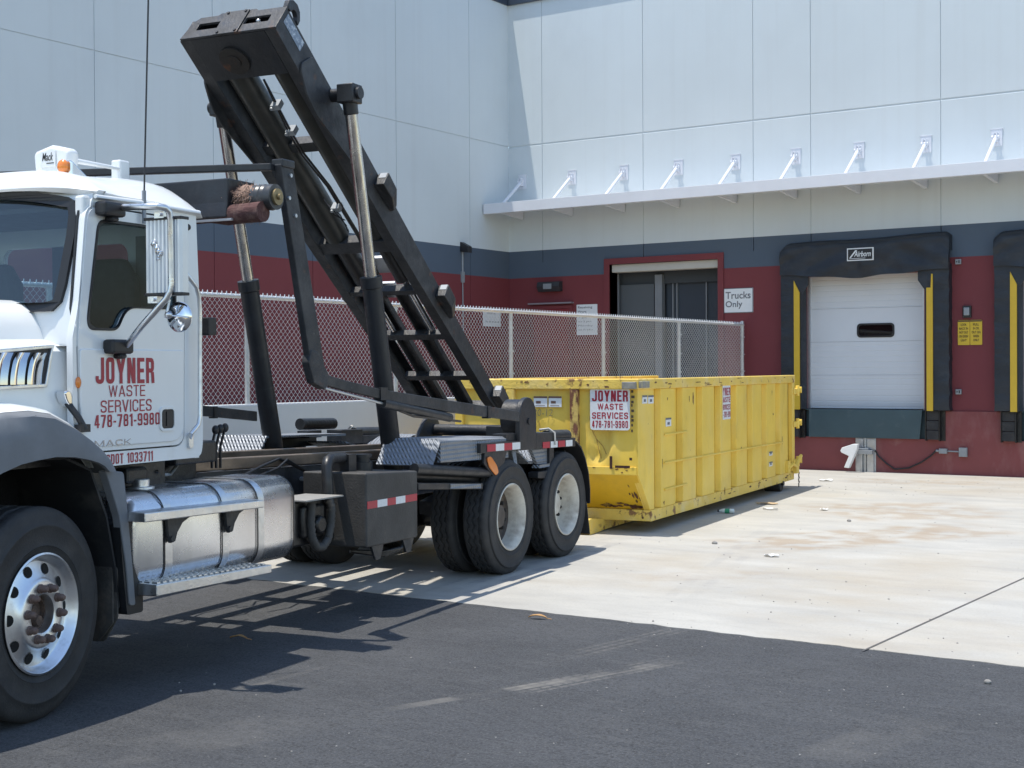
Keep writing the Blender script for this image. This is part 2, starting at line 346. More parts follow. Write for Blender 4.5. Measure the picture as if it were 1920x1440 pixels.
ASPH = mat('asphalt', (.074,.078,.086), .85, 0, .16, 1.1, [((.105,.107,.112), .9, .45, .75, (1,1.6,1), .55), ((.047,.050,.056), 2.2, .52, .75, (.6,1,1), .6), ((.20,.185,.16), 1.7, .66, .84, (.55,1.3,1), .35), ((.045,.047,.05), 14, .50, .68, (1,1,1), .45), ((.125,.127,.13), 7, .52, .70, (.35,1.8,1), .45), ((.165,.165,.168), 75, .50, .68, (1,1,1), .75), ((.03,.031,.034), 48, .50, .66, (1,1,1), .75)], bump=(150,1.0), rvar=.1)
def add_streaks(m, lines, col):
    """dusty tyre marks: bands along given ground lines (x0,y0,x1,y1,width,amount)"""
    nt = m.node_tree; L = nt.links; b = nt.nodes['Principled BSDF']; src = b.inputs['Base Color'].links[0].from_socket
    tc = _n(nt, 'ShaderNodeTexCoord')
    for (x0, y0, x1, y1, wd, am, ribs) in lines:
        ang = math.atan2(y1-y0, x1-x0); ln = math.hypot(x1-x0, y1-y0)
        mp = _n(nt, 'ShaderNodeMapping', vector_type='TEXTURE'); mp.inputs['Location'].default_value = (x0, y0, 0); mp.inputs['Rotation'].default_value = (0,0,ang)
        L.new(tc.outputs['Object'], mp.inputs['Vector'])
        sp = _n(nt, 'ShaderNodeSeparateXYZ'); L.new(mp.outputs[0], sp.inputs[0])
        def rng(sock, a, b2, c=0., d=1.):
            r = _n(nt, 'ShaderNodeMapRange'); r.interpolation_type = 'SMOOTHSTEP'
            for k, v in (('From Min',a),('From Max',b2),('To Min',c),('To Max',d)): r.inputs[k].default_value = v
            L.new(sock, r.inputs['Value']); return r.outputs[0]
        def mul(a, b2):
            q = _n(nt, 'ShaderNodeMath', operation='MULTIPLY'); L.new(a, q.inputs[0])
            if isinstance(b2, float): q.inputs[1].default_value = b2
            else: L.new(b2, q.inputs[1])
            return q.outputs[0]
        ab = _n(nt, 'ShaderNodeMath', operation='ABSOLUTE'); L.new(sp.outputs['Y'], ab.inputs[0])
        f = mul(rng(ab.outputs[0], wd*.38, wd*.6, 1., 0.), mul(rng(sp.outputs['X'], 0, ln*.25), rng(sp.outputs['X'], ln*.7, ln, 1., 0.)))
        if ribs:
            sn = _n(nt, 'ShaderNodeMath', operation='MULTIPLY'); sn.inputs[1].default_value = 2*math.pi*ribs/wd; L.new(sp.outputs['Y'], sn.inputs[0])
            s2 = _n(nt, 'ShaderNodeMath', operation='SINE'); L.new(sn.outputs[0], s2.inputs[0]); f = mul(f, rng(s2.outputs[0], -.6, .5, .12, 1.))
            sx = _n(nt, 'ShaderNodeMath', operation='MULTIPLY'); sx.inputs[1].default_value = 2*math.pi*11; L.new(sp.outputs['X'], sx.inputs[0])
            s3 = _n(nt, 'ShaderNodeMath', operation='SINE'); L.new(sx.outputs[0], s3.inputs[0]); f = mul(f, rng(s3.outputs[0], -.9, -.2, .35, 1.))
        nz = _n(nt, 'ShaderNodeTexNoise'); nz.inputs['Scale'].default_value = 2.6; nz.inputs['Detail'].default_value = 7; L.new(tc.outputs['Object'], nz.inputs['Vector'])
        f = mul(mul(f, rng(nz.outputs['Fac'], .36, .62)), float(am))
        mx = _n(nt, 'ShaderNodeMix', data_type='RGBA'); L.new(f, mx.inputs['Factor']); L.new(src, mx.inputs['A']); mx.inputs['B'].default_value = (*col, 1); src = mx.outputs['Result']
    L.new(src, b.inputs['Base Color'])
def gl(p, q): a = gnd(*p); b = gnd(*q); return (a.x, a.y, b.x, b.y)
add_streaks(ASPH, [gl((690,1336),(1300,1236))+(.10,.6,0), gl((850,1318),(1290,1232))+(.24,.62,4.0), gl((1000,1246),(1330,1168))+(.22,.3,3.0),
                   gl((420,1300),(640,1242))+(.06,.4,0), gl((60,1440),(640,1340))+(.5,.14,0), gl((1500,1440),(1760,1340))+(.35,.16,0)], (.27,.255,.23))
g = MB().poly([(-60,-40,0),(60,-40,0),(60,60,0),(-60,60,0)]).build('asphalt_ground', ASPH, smooth=0); tag(g, kind='structure')

CONC = mat('pale_concrete', (.405,.393,.36), .8, 0, .09, .9, [((.47,.455,.41), 1.3, .45, .72, (.5,1.4,1), .8), ((.29,.285,.275), 2.1, .48, .78, (.45,1.5,1), .6), ((.36,.30,.215), .45, .50, .72, (.7,1,1), .65), ((.27,.25,.23), 5.5, .62, .80, (.5,1.2,1), .55), ((.17,.16,.15), 26, .70, .80, (1,1,1), .6), ((.27,.255,.225), 50, .52, .72, (1,1,1), .45)], bump=(90,.35), rvar=.08)
add_streaks(CONC, [gl((1310,1030),(1915,985))+(1.3,.60,0), gl((1480,962),(1900,955))+(2.2,.5,0), gl((1540,900),(1915,908))+(1.0,.35,0), gl((1150,1085),(1500,1075))+(.5,.25,0)], (.30,.215,.13))
add_streaks(CONC, [(-8.6,9.0,-9.6,16.0,.55,.55,2.5), (-6.9,9.0,-7.75,14.0,.55,.75,2.5), (-5.0,9.3,-6.9,16.5,.4,.25,2.0), (-1.8,9.2,-3.2,18.,.5,.2,2.0)], (.23,.23,.235))
def cedge(x): return 9.30 + (x+9.0)*(-.027)
n = 140; ex = [(-12+20*k/n, cedge(-12+20*k/n)+random.uniform(-.022,.022)) for k in range(n+1)]
slab = MB(); slab.prism(ex+[(8,YW+.4),(-12,YW+.4)], lambda a,b,c: (a,b,c), -.02, .004)
tag(slab.build('concrete_apron', CONC, smooth=0), kind='structure')
JOINT = mat('dark_joint_sealant', (.10,.095,.09), .8, 0, .3, 20)
jt = MB(); a = gnd(1618,1222); b = gnd(1920,1085); d = (b-a).normalized(); a = a-d*.0; b = a+d*18; nn = Vector((-d.y,d.x,0))*.008
jt.poly([tuple(a-nn+Vector((0,0,.008))), tuple(a+nn+Vector((0,0,.008))), tuple(b+nn+Vector((0,0,.008))), tuple(b-nn+Vector((0,0,.008)))])
tag(jt.build('concrete_joint', JOINT, smooth=0), kind='structure')

# ================================================================== BUILDING
PWHITE = mat('off_white_wall_paint', (.575,.63,.655), .75, 0, .06, .22, [((.50,.53,.54), 1.0, .50, .75, (5,5,.12), .28), ((.44,.48,.52), .8, .55, .8, (1,1,.5), .25)], bump=(90,.06))
PGREY = mat('slate_blue_wall_paint', (.072,.10,.14), .75, 0, .05, .8, bump=(90,.06))
PRED = mat('maroon_wall_paint', (.165,.030,.036), .7, 0, .06, .8, [((.24,.11,.10), 2.5, .64, .85, (1,1,.4), .35)], bump=(90,.06))
PREDLOW = mat('dusty_maroon_dock_face', (.20,.055,.055), .8, 0, .1, 1.2, [((.33,.2,.18), 2.2, .50, .82, (1,1,.35), .6), ((.40,.33,.28), 1.2, .62, .9, (1,1,1.4), .4)], bump=(60,.15))
CAPM = mat('dark_coping_metal', (.06,.08,.11), .4, .3, .05, 3)
CANM = mat('white_canopy_metal', (.66,.68,.73), .38, 0, .03, 3, coat=.2)
DARKROOM = mat('dim_room_surface', (.30,.31,.32), .8, 0, .1, 1)
INNERPANEL = mat('pale_inner_panel', (.085,.095,.105), .6, 0, .05, 1)
FRAMEM = mat('grey_door_frame', (.24,.255,.27), .4, .4, .05, 4)

wh = empty('warehouse', (XW, YW, 0)); tag(wh, 'large white, slate and maroon warehouse with loading docks behind the truck', 'building')
WO = Vector((XW, YW, 0))
W = lambda x,y,z: Vector((x,y,z))-WO                      # world coordinates -> building's own
ZG0, ZG1, ZJ, ZT = 3.83, 4.40, 6.63, 9.62
XJ = [XW, -15.645, -13.262, -10.892, -9.74, -7.328, -4.93, -2.55, -.17, 3.0]
G = .007
def dpanel(mb, x0, x1, z0, z1, d=0.0): mb.box(x0, x1, YW-d, YW+.30, z0, z1)
openings = [(-14.04,-11.63,1.30,4.02), (-9.86,-7.63,1.14,3.60), (-5.96,-3.73,1.14,3.60), (-2.06,.17,1.14,3.60)]
up_ = MB(W); gr_ = MB(W); rd_ = MB(W)
for k in range(len(XJ)-1):
    x0, x1 = XJ[k]+(G if k else 0), XJ[k+1]-G
    up_.loft([[(x,YW,ZG1),(x,YW,ZJ-.032),(x,YW+.020,ZJ-.008),(x,YW+.30,ZJ-.008),(x,YW+.30,ZG1)] for x in (x0,x1)]); dpanel(up_, x0, x1, ZJ+G, ZT)
    dpanel(gr_, x0, x1, 4.14, ZG1)
up_.box(XW-.0, 3.0, YW+.012, YW+.295, ZG1, ZT)           # recessed joint bottoms
up_.build('wall', PWHITE, wh, 0)
# grey band and maroon field, cut round the openings
def band(mb, z0, z1, y0, y1, xa, xb, ops):
    xs = sorted({xa, xb} | {o[0] for o in ops} | {o[1] for o in ops})
    for a, b in zip(xs[:-1], xs[1:]):
        m = (a+b)/2; o = [q for q in ops if q[0] < m < q[1]]
        segs = [(z0, z1)] if not o else [s for s in ((z0, min(z1, o[0][2])), (max(z0, o[0][3]), z1)) if s[1]-s[0] > .002]
        for s in segs: mb.box(a, b, y0, y1, s[0], s[1])
band(gr_, ZG0, 4.14, YW-.001, YW+.30, XW, 3.0, [(o[0],o[1],o[2],o[3]) for o in openings])
gr_.build('wall_band', PGREY, wh, 0)
band(rd_, 1.12, ZG0, YW-.002, YW+.30, XW, 3.0, openings)
rd_.build('wall_base', PRED, wh, 0)
lo = MB(W)
for a, b in ((-11.0,-9.905),(-9.905,-7.585),(-7.585,-6.005),(-6.005,-3.685),(-3.685,-2.1),(-2.1,.2),(.2,3.0)):
    z1 = .62 if (b-a) > 2.2 else 1.12
    lo.box(a, b, YW-.035, YW+.3, -.05, z1)
lo.box(XW, -11.0, YW-.03, YW+.3, -.05, 1.12)
lo.build('dock_face', PREDLOW, wh, 0)
ck = MB(W)
for zz in (.62,): pass
# side wall (faces +x)
YJ = [-2.9, -.52, 1.87, 4.25, 6.63, 9.02, 11.40, 13.79, 16.175, 18.545, 20.93, 23.34, YW]
su = MB(W); sg = MB(W); sr = MB(W)
for k in range(len(YJ)-1):
    y0, y1 = YJ[k]+G, YJ[k+1]-(G if k < len(YJ)-2 else 0)
    su.box(XW-.3, XW, y0, y1, ZG1, ZJ-G); su.box(XW-.3, XW, y0, y1, ZJ+G, ZT)
    sg.box(XW-.3, XW+.001, y0, y1, ZG0, ZG1); sr.box(XW-.3, XW+.002, y0, y1, -.05, ZG0)
su.box(XW-.29, XW-.012, YJ[0], YW, ZG1, ZT); sg.box(XW-.29, XW-.008, YJ[0], YW, ZG0, ZG1); sr.box(XW-.29, XW-.008, YJ[0], YW, -.05, ZG0)
su.build('wall', PWHITE, wh, 0); sg.build('wall_band', PGREY, wh, 0); sr.build('wall_base', PRED, wh, 0)
cp = MB(W); cp.box(XW-.36, XW+.03, YJ[0], YW-.05, ZT, ZT+.32); cp.box(XW-.36, 3.0, YW-.05, YW+.36, ZT, ZT+.32)
cp.build('coping', CAPM, wh, 0, bevel=.01)
# canopy
CD = 1.0
cn = MB(W)
zc0, zc1 = 5.115, 5.325
cn.box(XW+.03, 3.0, YW-CD, YW-CD+.06, zc0, zc1)                           # fascia channel
cn.box(XW+.03, 3.0, YW-CD+.06, YW+.006, zc0+.13, zc0+.17)                 # deck
for zz in (zc0, zc1-.012): cn.box(XW+.03, 3.0, YW-CD+.06, YW-CD+.13, zz, zz+.012)
can = cn.build('canopy', CANM, wh, 0, bevel=.004)
AX = [-16.14+1.222*k for k in range(16)]
for x in AX:
    if x > 3: continue
    s_ = MB(W); s_.tube([(x, YW-.09, 5.83), (x, YW-CD+.17, 5.27)], .034, 10)
    s_.box(x-.03, x+.03, YW-CD+.12, YW-CD+.22, 5.25, 5.30)
    s_.build('strut', CANM, can, 40)
    p_ = MB(W); p_.box(x-.095, x+.095, YW-.014, YW-.001, 5.71, 6.0); p_.box(x-.035, x-.018, YW-.13, YW-.014, 5.77, 5.93); p_.box(x+.018, x+.035, YW-.13, YW-.014, 5.77, 5.93)
    p_.cyl((x-.06, YW-.09, 5.85), (x+.06, YW-.09, 5.85), .035, n=10); p_.box(x-.105, x+.105, YW-.02, YW-.001, 6.0, 6.016)
    p_.build('anchor_plate', CANM, can, 40)
    b_ = MB(W); b_.loft([[(x-.03,YW-CD+.13,zc0+.02),(x+.03,YW-CD+.13,zc0+.02),(x+.03,YW-CD+.13,zc0+.13),(x-.03,YW-CD+.13,zc0+.13)],[(x-.03,YW-.02,zc0-.05),(x+.03,YW-.02,zc0-.05),(x+.03,YW-.02,zc0+.13),(x-.03,YW-.02,zc0+.13)]])
    b_.build('outrigger', CANM, can, 0)

# drive-in doorway with dark room behind
x0, x1, z0, z1 = openings[0]
rm = MB(W)
rm.box(x0-1.2, x1+2.0, YW+4.6, YW+4.7, z0-.2, 4.4); rm.box(x0-1.3, x0-1.2, YW+.3, YW+4.7, z0-.2, 4.4); rm.box(x1+2.0, x1+2.1, YW+.3, YW+4.7, z0-.2, 4.4)
rm.box(x0-1.3, x1+2.1, YW+.3, YW+4.7, z0-.3, z0-.2); rm.box(x0-1.3, x1+2.1, YW+.3, YW+4.7, 4.4, 4.5)
rm.build('room_interior', DARKROOM, wh, 0)
df = MB(W)
for a, b in ((x0-.12, x0),(x1, x1+.12)): df.box(a, b, YW-.03, YW+.31, z0, z1+.12)
df.box(x0, x1, YW-.03, YW+.31, z1, z1+.12)
df.build('door_frame', PRED, wh, 0)
rs = MB(W); rs.box(x0+.02, x1-.02, YW+.05, YW+.28, z1-.16, z1); rs.build('rolled_shutter', mat('cream_shutter', (.48,.46,.41), .5, 0, .05, 3), wh, 0, bevel=.01)
ip = MB(W); ip.box(x0-.3, x0+.80, YW+.40, YW+.44, z0-.2, 3.62); ip.build('inner_panel', INNERPANEL, wh, 0)
MB(W).box(x0+.84, x0+1.00, YW+.36, YW+.50, z0-.2, 3.80).build('door_column', FRAMEM, wh, 0)
MB(W).box(x0+1.0, x1+.9, YW+.55, YW+.58, z0-.2, 3.9).build('dark_door_panel', mat('dark_slate_door_panel', (.035,.045,.06), .35, 0, .1, 1), wh, 0)
MB(W).box(x0-.3, x1+.9, YW+.45, YW+.48, 3.62, 4.3).build('door_header', mat('dark_header', (.04,.047,.055), .6, 0, .1, 1), wh, 0)
im = MB(W)
for x in (x0+1.16, x0+1.25, x0+1.9): im.box(x, x+.025, YW+.5, YW+.548, z0-.2, 3.62)
im.box(x0+.02, x0+.05, YW+.28, YW+.31, z0, 3.86); im.build('inner_door_frame', FRAMEM, wh, 0)
MB(W).box(x0+1.8, x0+2.3, YW+3.0, YW+3.1, 3.62, 3.68).build('ceiling_duct', INNERPANEL, wh, 0); MB(W).box(x0+2.5, x0+2.9, YW+3.4, YW+3.5, 3.60, 3.65).build('ceiling_duct', INNERPANEL, wh, 0)
# personnel door
pd = MB(W); pd.box(-15.86, -14.98, YW-.03, YW-.003, 1.2, 3.16); pd.build('personnel_door', mat('maroon_door_paint', (.20,.022,.03), .45, 0, .04, 3), wh, 0, bevel=.004)
pf = MB(W); pf.box(-15.93, -15.861, YW-.05, YW-.003, 1.2, 3.22); pf.box(-14.979, -14.91, YW-.05, YW-.003, 1.2, 3.22); pf.box(-15.861, -14.979, YW-.05, YW-.003, 3.161, 3.22); pf.build('door_frame', PRED, wh, 0)
rg = MB(W); rg.box(-15.95, -14.89, YW-.12, YW-.003, 3.26, 3.29); rg.build('drip_cap', mat('grey_drip_metal', (.35,.33,.36), .4, .5), wh, 0)

# dock doors
DOORW = mat('white_door_steel', (.62,.64,.67), .45, 0, .03, 1.5, [((.5,.5,.5), 3, .6, .85, (1,1,.4), .3)])
for i, (a, b, z0, z1) in enumerate(openings[1:]):
    dr = MB(W); hgt = (z1-z0)/4; y = YW+.16
    for k in range(4):
        za = z0+.01+k*hgt; zb = za+hgt-.004
        # each section has shallow horizontal ribs
        prof = [(y, za)]
        for q in range(6):
            c = za+(zb-za)*(q+.5)/6; prof += [(y, c-.034), (y+.003, c-.028), (y+.003, c-.016), (y, c-.010)]
        prof += [(y, zb), (y+.05, zb), (y+.05, za)]
        if k != 2: dr.loft([[(a, p, q) for p, q in prof], [(b, p, q) for p, q in prof]])
        else:
            wx0, wx1, wz0, wz1 = a+.96, a+1.62, za+.09, za+.31
            dr.plate([(a,za),(b,za),(b,zb),(a,zb)], [rrect(wx0,wx1,wz0,wz1,.06)], lambda p,q,c: (p,c,q), y, y+.05)
    do = dr.build('overhead_door', DOORW, wh, 0, bevel=0)
    MB(W).plate(rrect(wx0-.02,wx1+.02,wz0-.02,wz1+.02,.07), [rrect(wx0+.012,wx1-.012,wz0+.012,wz1-.012,.05)], lambda p,q,c: (p,c,q), y-.012, y+.004).build('window_frame', BLACKINK, do, 0)
    MB(W).box(wx0+.005,wx1-.005, y+.01,y+.016, wz0+.005,wz1-.005).build('window_pane', DARKGLASS, do, 0)
    [MB(W).box(p, p+.05, YW+.10, YW+.155, z0, z1).build('door_track', GALV, do, 0) for p in (a, b-.05)]
    bk = MB(W); bk.box(a-.05,b+.05,YW+.6,YW+.65,z0-.6,z1+.1); bk.box(a-.06,b+.06,YW+.3,YW+.65,z1+.01,z1+.1); bk.build('back_panel', DARKROOM, wh, 0)

FABRIC = mat('black_dock_fabric', (.016,.021,.029), .55, 0, .25, 3, [((.05,.06,.075), 2.4, .52, .85, (1,1,1.6), .6)], bump=(5,.9,(1,1,2.2)))
YEL = mat('yellow_guide_strip', (.62,.40,.03), .5, 0, .05, 6)
BUMPER = mat('black_dock_rubber', (.025,.025,.027), .8, 0, .2, 12, [((.09,.085,.08), 6, .5, .8, (1,1,1), .5)], bump=(60,.3))
TEAL = mat('dark_teal_leveller_steel', (.050,.085,.100), .5, .1, .12, 2, [((.14,.17,.18), 4, .6, .8, (1,1,1), .5)])
def shelter(cx, ropes):
    o = Vector((cx, YW, 0)); S = lambda x,y,z: Vector((x,y,z)); r = random.Random(int(cx*100))
    root = empty('dock_shelter', o)
    for sgn in (-1, 1):
        # side pad, fabric with shallow pleats
        secs = []; nz = 34
        for k in range(nz+1):
            z = 1.14+(3.72-1.14)*k/nz; p = (.016 if k % 4 == 0 else 0)+r.uniform(-.005,.005)
            xo, xi = 1.56+p*.6, 1.13
            q = [(sgn*xo, -.003, z), (sgn*xo, -.20+p, z), (sgn*(1.34), -.215+p, z), (sgn*(xi+.02), -.20, z), (sgn*xi, -.10, z), (sgn*xi, -.003, z)]
            secs.append(q)
        MB(S).loft(secs).build('side_pad', FABRIC, root, 50)
        ys = MB(S); xs = 1.235*sgn; zt = 3.52 if sgn < 0 else 3.40
        ys.prism([(-.055, 1.13), (.055, 1.13), (.055, zt-.22), (-.055 if sgn<0 else .03, zt)] if sgn<0 else [(-.055,1.13),(.055,1.13),(.055,zt+.14),(.03,zt+.14),(.02,zt-.1),(-.055,zt-.1)], lambda a,b,c: (xs+a, c, b), -.236, -.214)
        ys.build('guide_strip', YEL, root, 0)
        fl = MB(S); fl.prism([(sgn*1.18,3.66),(sgn*1.02,3.66),(sgn*1.02,3.44),(sgn*1.13,3.28),(sgn*1.18,3.28)], lambda a,b,c:(a,c,b), -.205,-.185); fl.build('corner_flap', FABRIC, root, 0)
    # head curtain, sagging between the corners
    nx = 72; secs = []
    for k in range(nx+1):
        u = k/nx; x = -1.57+3.14*u; e = abs(2*u-1)
        bot = 3.555+.075*(e**1.3)-.03*math.exp(-((u-.42)/.16)**2)+.010*math.sin(u*23)
        edge = min(u, 1-u); zt = 4.17+.055*u-.07*max(0, 1-edge/.03)+.012*math.sin(u*9)
        q = [(x,-.003,zt+.06),(x,-.10,zt+.03),(x,-.19,zt-.015)]
        for j in range(11):
            v = j/10; z = zt-.05+(bot-(zt-.05))*v
            fold = .020*math.sin(26*(u+.30*v*(1 if u < .5 else -1)))*math.sin(math.pi*v)+.016*math.sin(11*u+5*v)+.03*math.exp(-((v-.5-.5*e)/.16)**2)*(1-e)
            q.append((x,-.222-fold-.018*v,z))
        q += [(x,-.19,bot),(x,-.17,bot+.03),(x,-.15,zt-.2),(x,-.003,zt-.2)]
        secs.append(q)
    MB(S).loft(secs).build('head_curtain', FABRIC, root, 60)
    sg = MB(S); sg.box(-.245,.245,-.285,-.255,3.83,4.06); plq = sg.build('maker_plate', SIGNWHITE, root, 0)
    sg = MB(S); sg.box(-.225,.225,-.289,-.2855,3.85,4.04); sg.build('plate_field', BLACKINK, plq, 0)
    sg = MB(S); put_text(sg, 'Airborn', (-.11,-.292,3.90), (1,0,0), (0,0,1), .31, .10, .02, .25)
    sg.poly([(-.20,-.291,3.885),(-.17,-.291,3.885),(-.05,-.291,4.02),(-.09,-.291,4.02)]); sg.poly([(-.2,-.291,3.868),(.1,-.291,3.868),(.1,-.291,3.876),(-.2,-.291,3.876)])
    sg.build('plate_lettering', SIGNWHITE, plq, 0)
    return root
sh1 = shelter(-8.70, 1); tag(sh1, 'black fabric dock shelter with yellow guide strips round the nearer white dock door', 'dock shelter', 'dock shelters on the warehouse wall')
sh2 = shelter(-4.80, 2); tag(sh2, 'black fabric dock shelter cut off by the right edge, beyond the yellow instruction signs', 'dock shelter', 'dock shelters on the warehouse wall')
for i, cx in enumerate((-8.745, -4.845)):
    lv = empty('dock_leveller', (cx, YW, 1.12)); S = lambda x,y,z: Vector((x,y,z))
    MB(S).prism([(-1.02,.02),(1.10,.02),(1.05,-.50),(-1.02,-.50)], lambda a,b,c:(a,-.05+b*.02+c,b), -.03, .0).build('lip_plate', TEAL, lv, 0, bevel=.006)
    q = MB(S); q.box(-1.12,1.12,-.03,.3,0.0,.02); q.box(-1.12,1.12,.05,.3,-.5,0); q.build('pit_frame', TEAL, lv, 0)
    tag(lv, ('dark teal leveller plate hanging below the nearer white dock door', 'dark teal leveller plate below the dock door cut by the right edge')[i], 'dock leveller', 'dock levellers under the dock doors')
    for sgn, nm in ((-1, 'left'), (1, 'right')):
        bp = MB(lambda x,y,z: Vector((x,y,z))); bx = cx+sgn*1.30
        bump_e = empty('dock_bumper', (bx, YW-.035, .6))
        q = MB(S)
        for k in range(3): q.box(-.11,.11,-.11+.004*k,-.004,.02+.172*k,.02+.172*k+.165)
        q.build('rubber_pad', BUMPER, bump_e, 0, bevel=.008)
        q = MB(S); q.box(.112,.128,-.12,-.004,0,.54); q.box(-.128,-.112,-.12,-.004,0,.54); q.box(.129,.20,-.02,-.004,0,.54); q.build('angle_bracket', GREASEM, bump_e, 0)
        tag(bump_e, 'black laminated rubber bumper under the %s pad of the %s dock shelter' % (nm, ('nearer', 'cut-off')[i]), 'dock bumper', 'rubber bumpers beside the levellers')
# restraint
S = lambda x,y,z: Vector((x,y,z))
vr = empty('trailer_restraint', (-8.70, YW-.035, 0)); tag(vr, 'galvanised trailer restraint with white hook on the dock face under the teal plate', 'restraint')
q = MB(S); q.box(-.18,.20,-.02,-.002,.0,.62); q.box(-.13,-.03,-.09,-.02,.0,.40); q.box(.06,.18,-.09,-.02,.0,.40); q.box(.0,.03,-.07,-.02,0,.62); q.box(.05,.19,-.05,-.02,.42,.6); q.box(-.14,-.02,-.06,-.02,.45,.6); q.build('guide_rail', GALV, vr, 0, bevel=.004)
q = MB(S); q.box(-.12,.18,-.16,-.09,.33,.40); q.cyl((-.1,-.12,.42),(.1,-.12,.42),.025,n=12); q.build('carriage', GREYBOX, vr, 40, bevel=.004)
q = MB(S); q.prism([(-.36,.39),(-.33,.45),(-.12,.52),(-.03,.52),(-.05,.42),(-.20,.08),(-.29,.09),(-.20,.30),(-.34,.36)], lambda a,b,c:(a,c,b), -.32, -.22); hk = q.build('hook', mat('white_hook_paint',(.74,.75,.75),.4,0,.04,8), vr, 0, bevel=.008)
cdt = empty('conduit_box', (-7.05, YW-.036, .42)); tag(cdt, 'small grey electrical box with conduit and black cable on the dock face', 'electrical box')
q = MB(S); q.box(.05,.19,-.07,-.001,-.09,.07); q.box(-.30,-.16,-.06,-.001,-.045,.045); q.cyl((-.16,-.03,0),(.05,-.03,-.003),.014,n=8); q.cyl((-.36,-.03,.005),(-.3,-.03,0),.022,n=8); q.build('housing', GREYBOX, cdt, 30, bevel=.006)
q = MB(S); q.tube([(-.36,-.03,.0),(-.45,-.03,-.09),(-.62,-.03,-.21),(-.85,-.03,-.32),(-1.1,-.03,-.35),(-1.25,-.03,-.25),(-1.4,-.03,-.12),(-1.46,-.03,-.02)], .014, 8); q.build('cable', BLACKINK, cdt, 60)

# signs on the dock wall
def wallsign(name, x0, x1, z0, z1, face, label, cat='sign', y=YW-.002, r=.015, group=None):
    e = empty(name, ((x0+x1)/2, y, z0)); w2 = (x1-x0)/2
    MB(S).prism(rrect(-w2,w2,0,z1-z0,r,3), lambda a,b,c:(a,c,b), -.012, 0).build('sign_plate', face, e, 0)
    tag(e, label, cat, group); return e
sg = wallsign('trucks_only_sign', -11.51, -10.90, 2.965, 3.44, SIGNWHITE, 'white sign reading Trucks Only between the open doorway and the dock shelter')
q = MB(S); q.plate(rrect(-.305,.305,0,.475,.015,3), [rrect(-.292,.292,.012,.463,.012,3)], lambda a,b,c:(a,c,b), -.014, -.0125); q.build('sign_border', GREYINK, sg, 0)
q = MB(S); put_text(q, 'Trucks', (-.265,-.0155,.27), (1,0,0),(0,0,1), .52,.135,.012); put_text(q, 'Only', (-.265,-.0155,.075), (1,0,0),(0,0,1), .35,.155,.012); q.build('lettering', GREYINK, sg, 0)
sg = wallsign('receiving_hours_sign', -14.82, -14.33, 2.60, 3.23, SIGNWHITE, 'white Receiving Hours sign behind the fence, left of the open doorway')
q = MB(S); put_text(q, 'Receiving', (-.21,-.0155,.535), (1,0,0),(0,0,1), .34,.06,.01); put_text(q, 'Hours', (-.21,-.0155,.455), (1,0,0),(0,0,1), .2,.055,.01)
for k, (wd, tx) in enumerate(((.2,'7 am'),(.3,'to 3 pm'),(.34,'Monday'),(.36,'to Friday'))): put_text(q, tx, (-.2,-.0155,.34-.085*k), (1,0,0),(0,0,1), wd,.045,.0)
q.build('lettering', GREYINK, sg, 0)
for k, (xa, txt) in enumerate(((-7.035, 'LOOK\nBACK IN\nBACK OUT\nON GREEN\nONLY'), (-6.822, 'PULL\nIN OR\nOUT ON\nGREEN\nONLY'))):
    sg = wallsign('dock_instruction_sign', xa, xa+.205, 2.285, 2.72, mat('yellow_sign_face', (.62,.42,.03), .45, 0, .05, 8), ('yellow instruction sign nearer the first dock shelter, left of the pair', 'yellow instruction sign on the right of the pair, towards the second dock shelter')[k], 'sign', group='yellow dock instruction signs')
    q = MB(S)
    if k == 0: txt = 'LOOK\nBACK IN\nNOT OUT\nON GREEN\nLIGHT'
    rows = txt.split('\n')
    for i, t in enumerate(rows): put_text(q, t, (-.075 if len(t)>5 else -.05,-.0155,.335-.068*i), (1,0,0),(0,0,1), .15 if len(t)>5 else .10,.042,.02)
    q.box(-.10,.10,-.0165,-.0125,.405,.43)
    q.build('lettering', mat('brown_sign_ink', (.10,.06,.02), .5), sg, 0)
dl = empty('dock_signal_light', (-6.87, YW-.002, 2.73)); tag(dl, 'small black signal light above the pair of yellow signs', 'signal light')
MB(S).box(-.075,.075,-.05,0,.03,.24).build('housing', BLACKINK, dl, 0, bevel=.01); MB(S).box(-.05,.05,-.075,-.052,.07,.21).build('lens', GREYBOX, dl, 0, bevel=.02)
wp = empty('wall_pack_light', (-15.43, YW-.002, 3.52)); tag(wp, 'dark bronze wall light above the maroon personnel door', 'wall light')
MB(S).prism([(0,0),(0,.21),(-.14,.20),(-.17,.10),(-.12,0)], lambda a,b,c:(c,a,b), -.27, .27).build('housing', mat('bronze_fixture', (.035,.035,.04), .5, .2), wp, 0, bevel=.01)
MB(S).box(-.10,.10,-.178,-.168,.05,.16).build('lens', GREYBOX, wp, 0)
for k,(zz) in enumerate((3.70, 1.42)):
    tb = empty('junction_box', (-7.02, YW-.002, zz)); MB(S).box(-.05,.05,-.05,0,0,.09).build('housing', GREYBOX, tb, 0, bevel=.006)
    q = MB(S); q.cyl((-.02,-.055,.045),(-.02,-.05,.045),.012,n=8); q.box(.01,.03,-.054,-.05,.02,.07); q.build('cover_screw', BLACKINK, tb, 0)
    tag(tb, ('small grey junction box at the upper right edge of the nearer dock shelter','small grey junction box at the lower right edge of the nearer dock shelter')[k], 'junction box', 'junction boxes beside the nearer dock shelter')
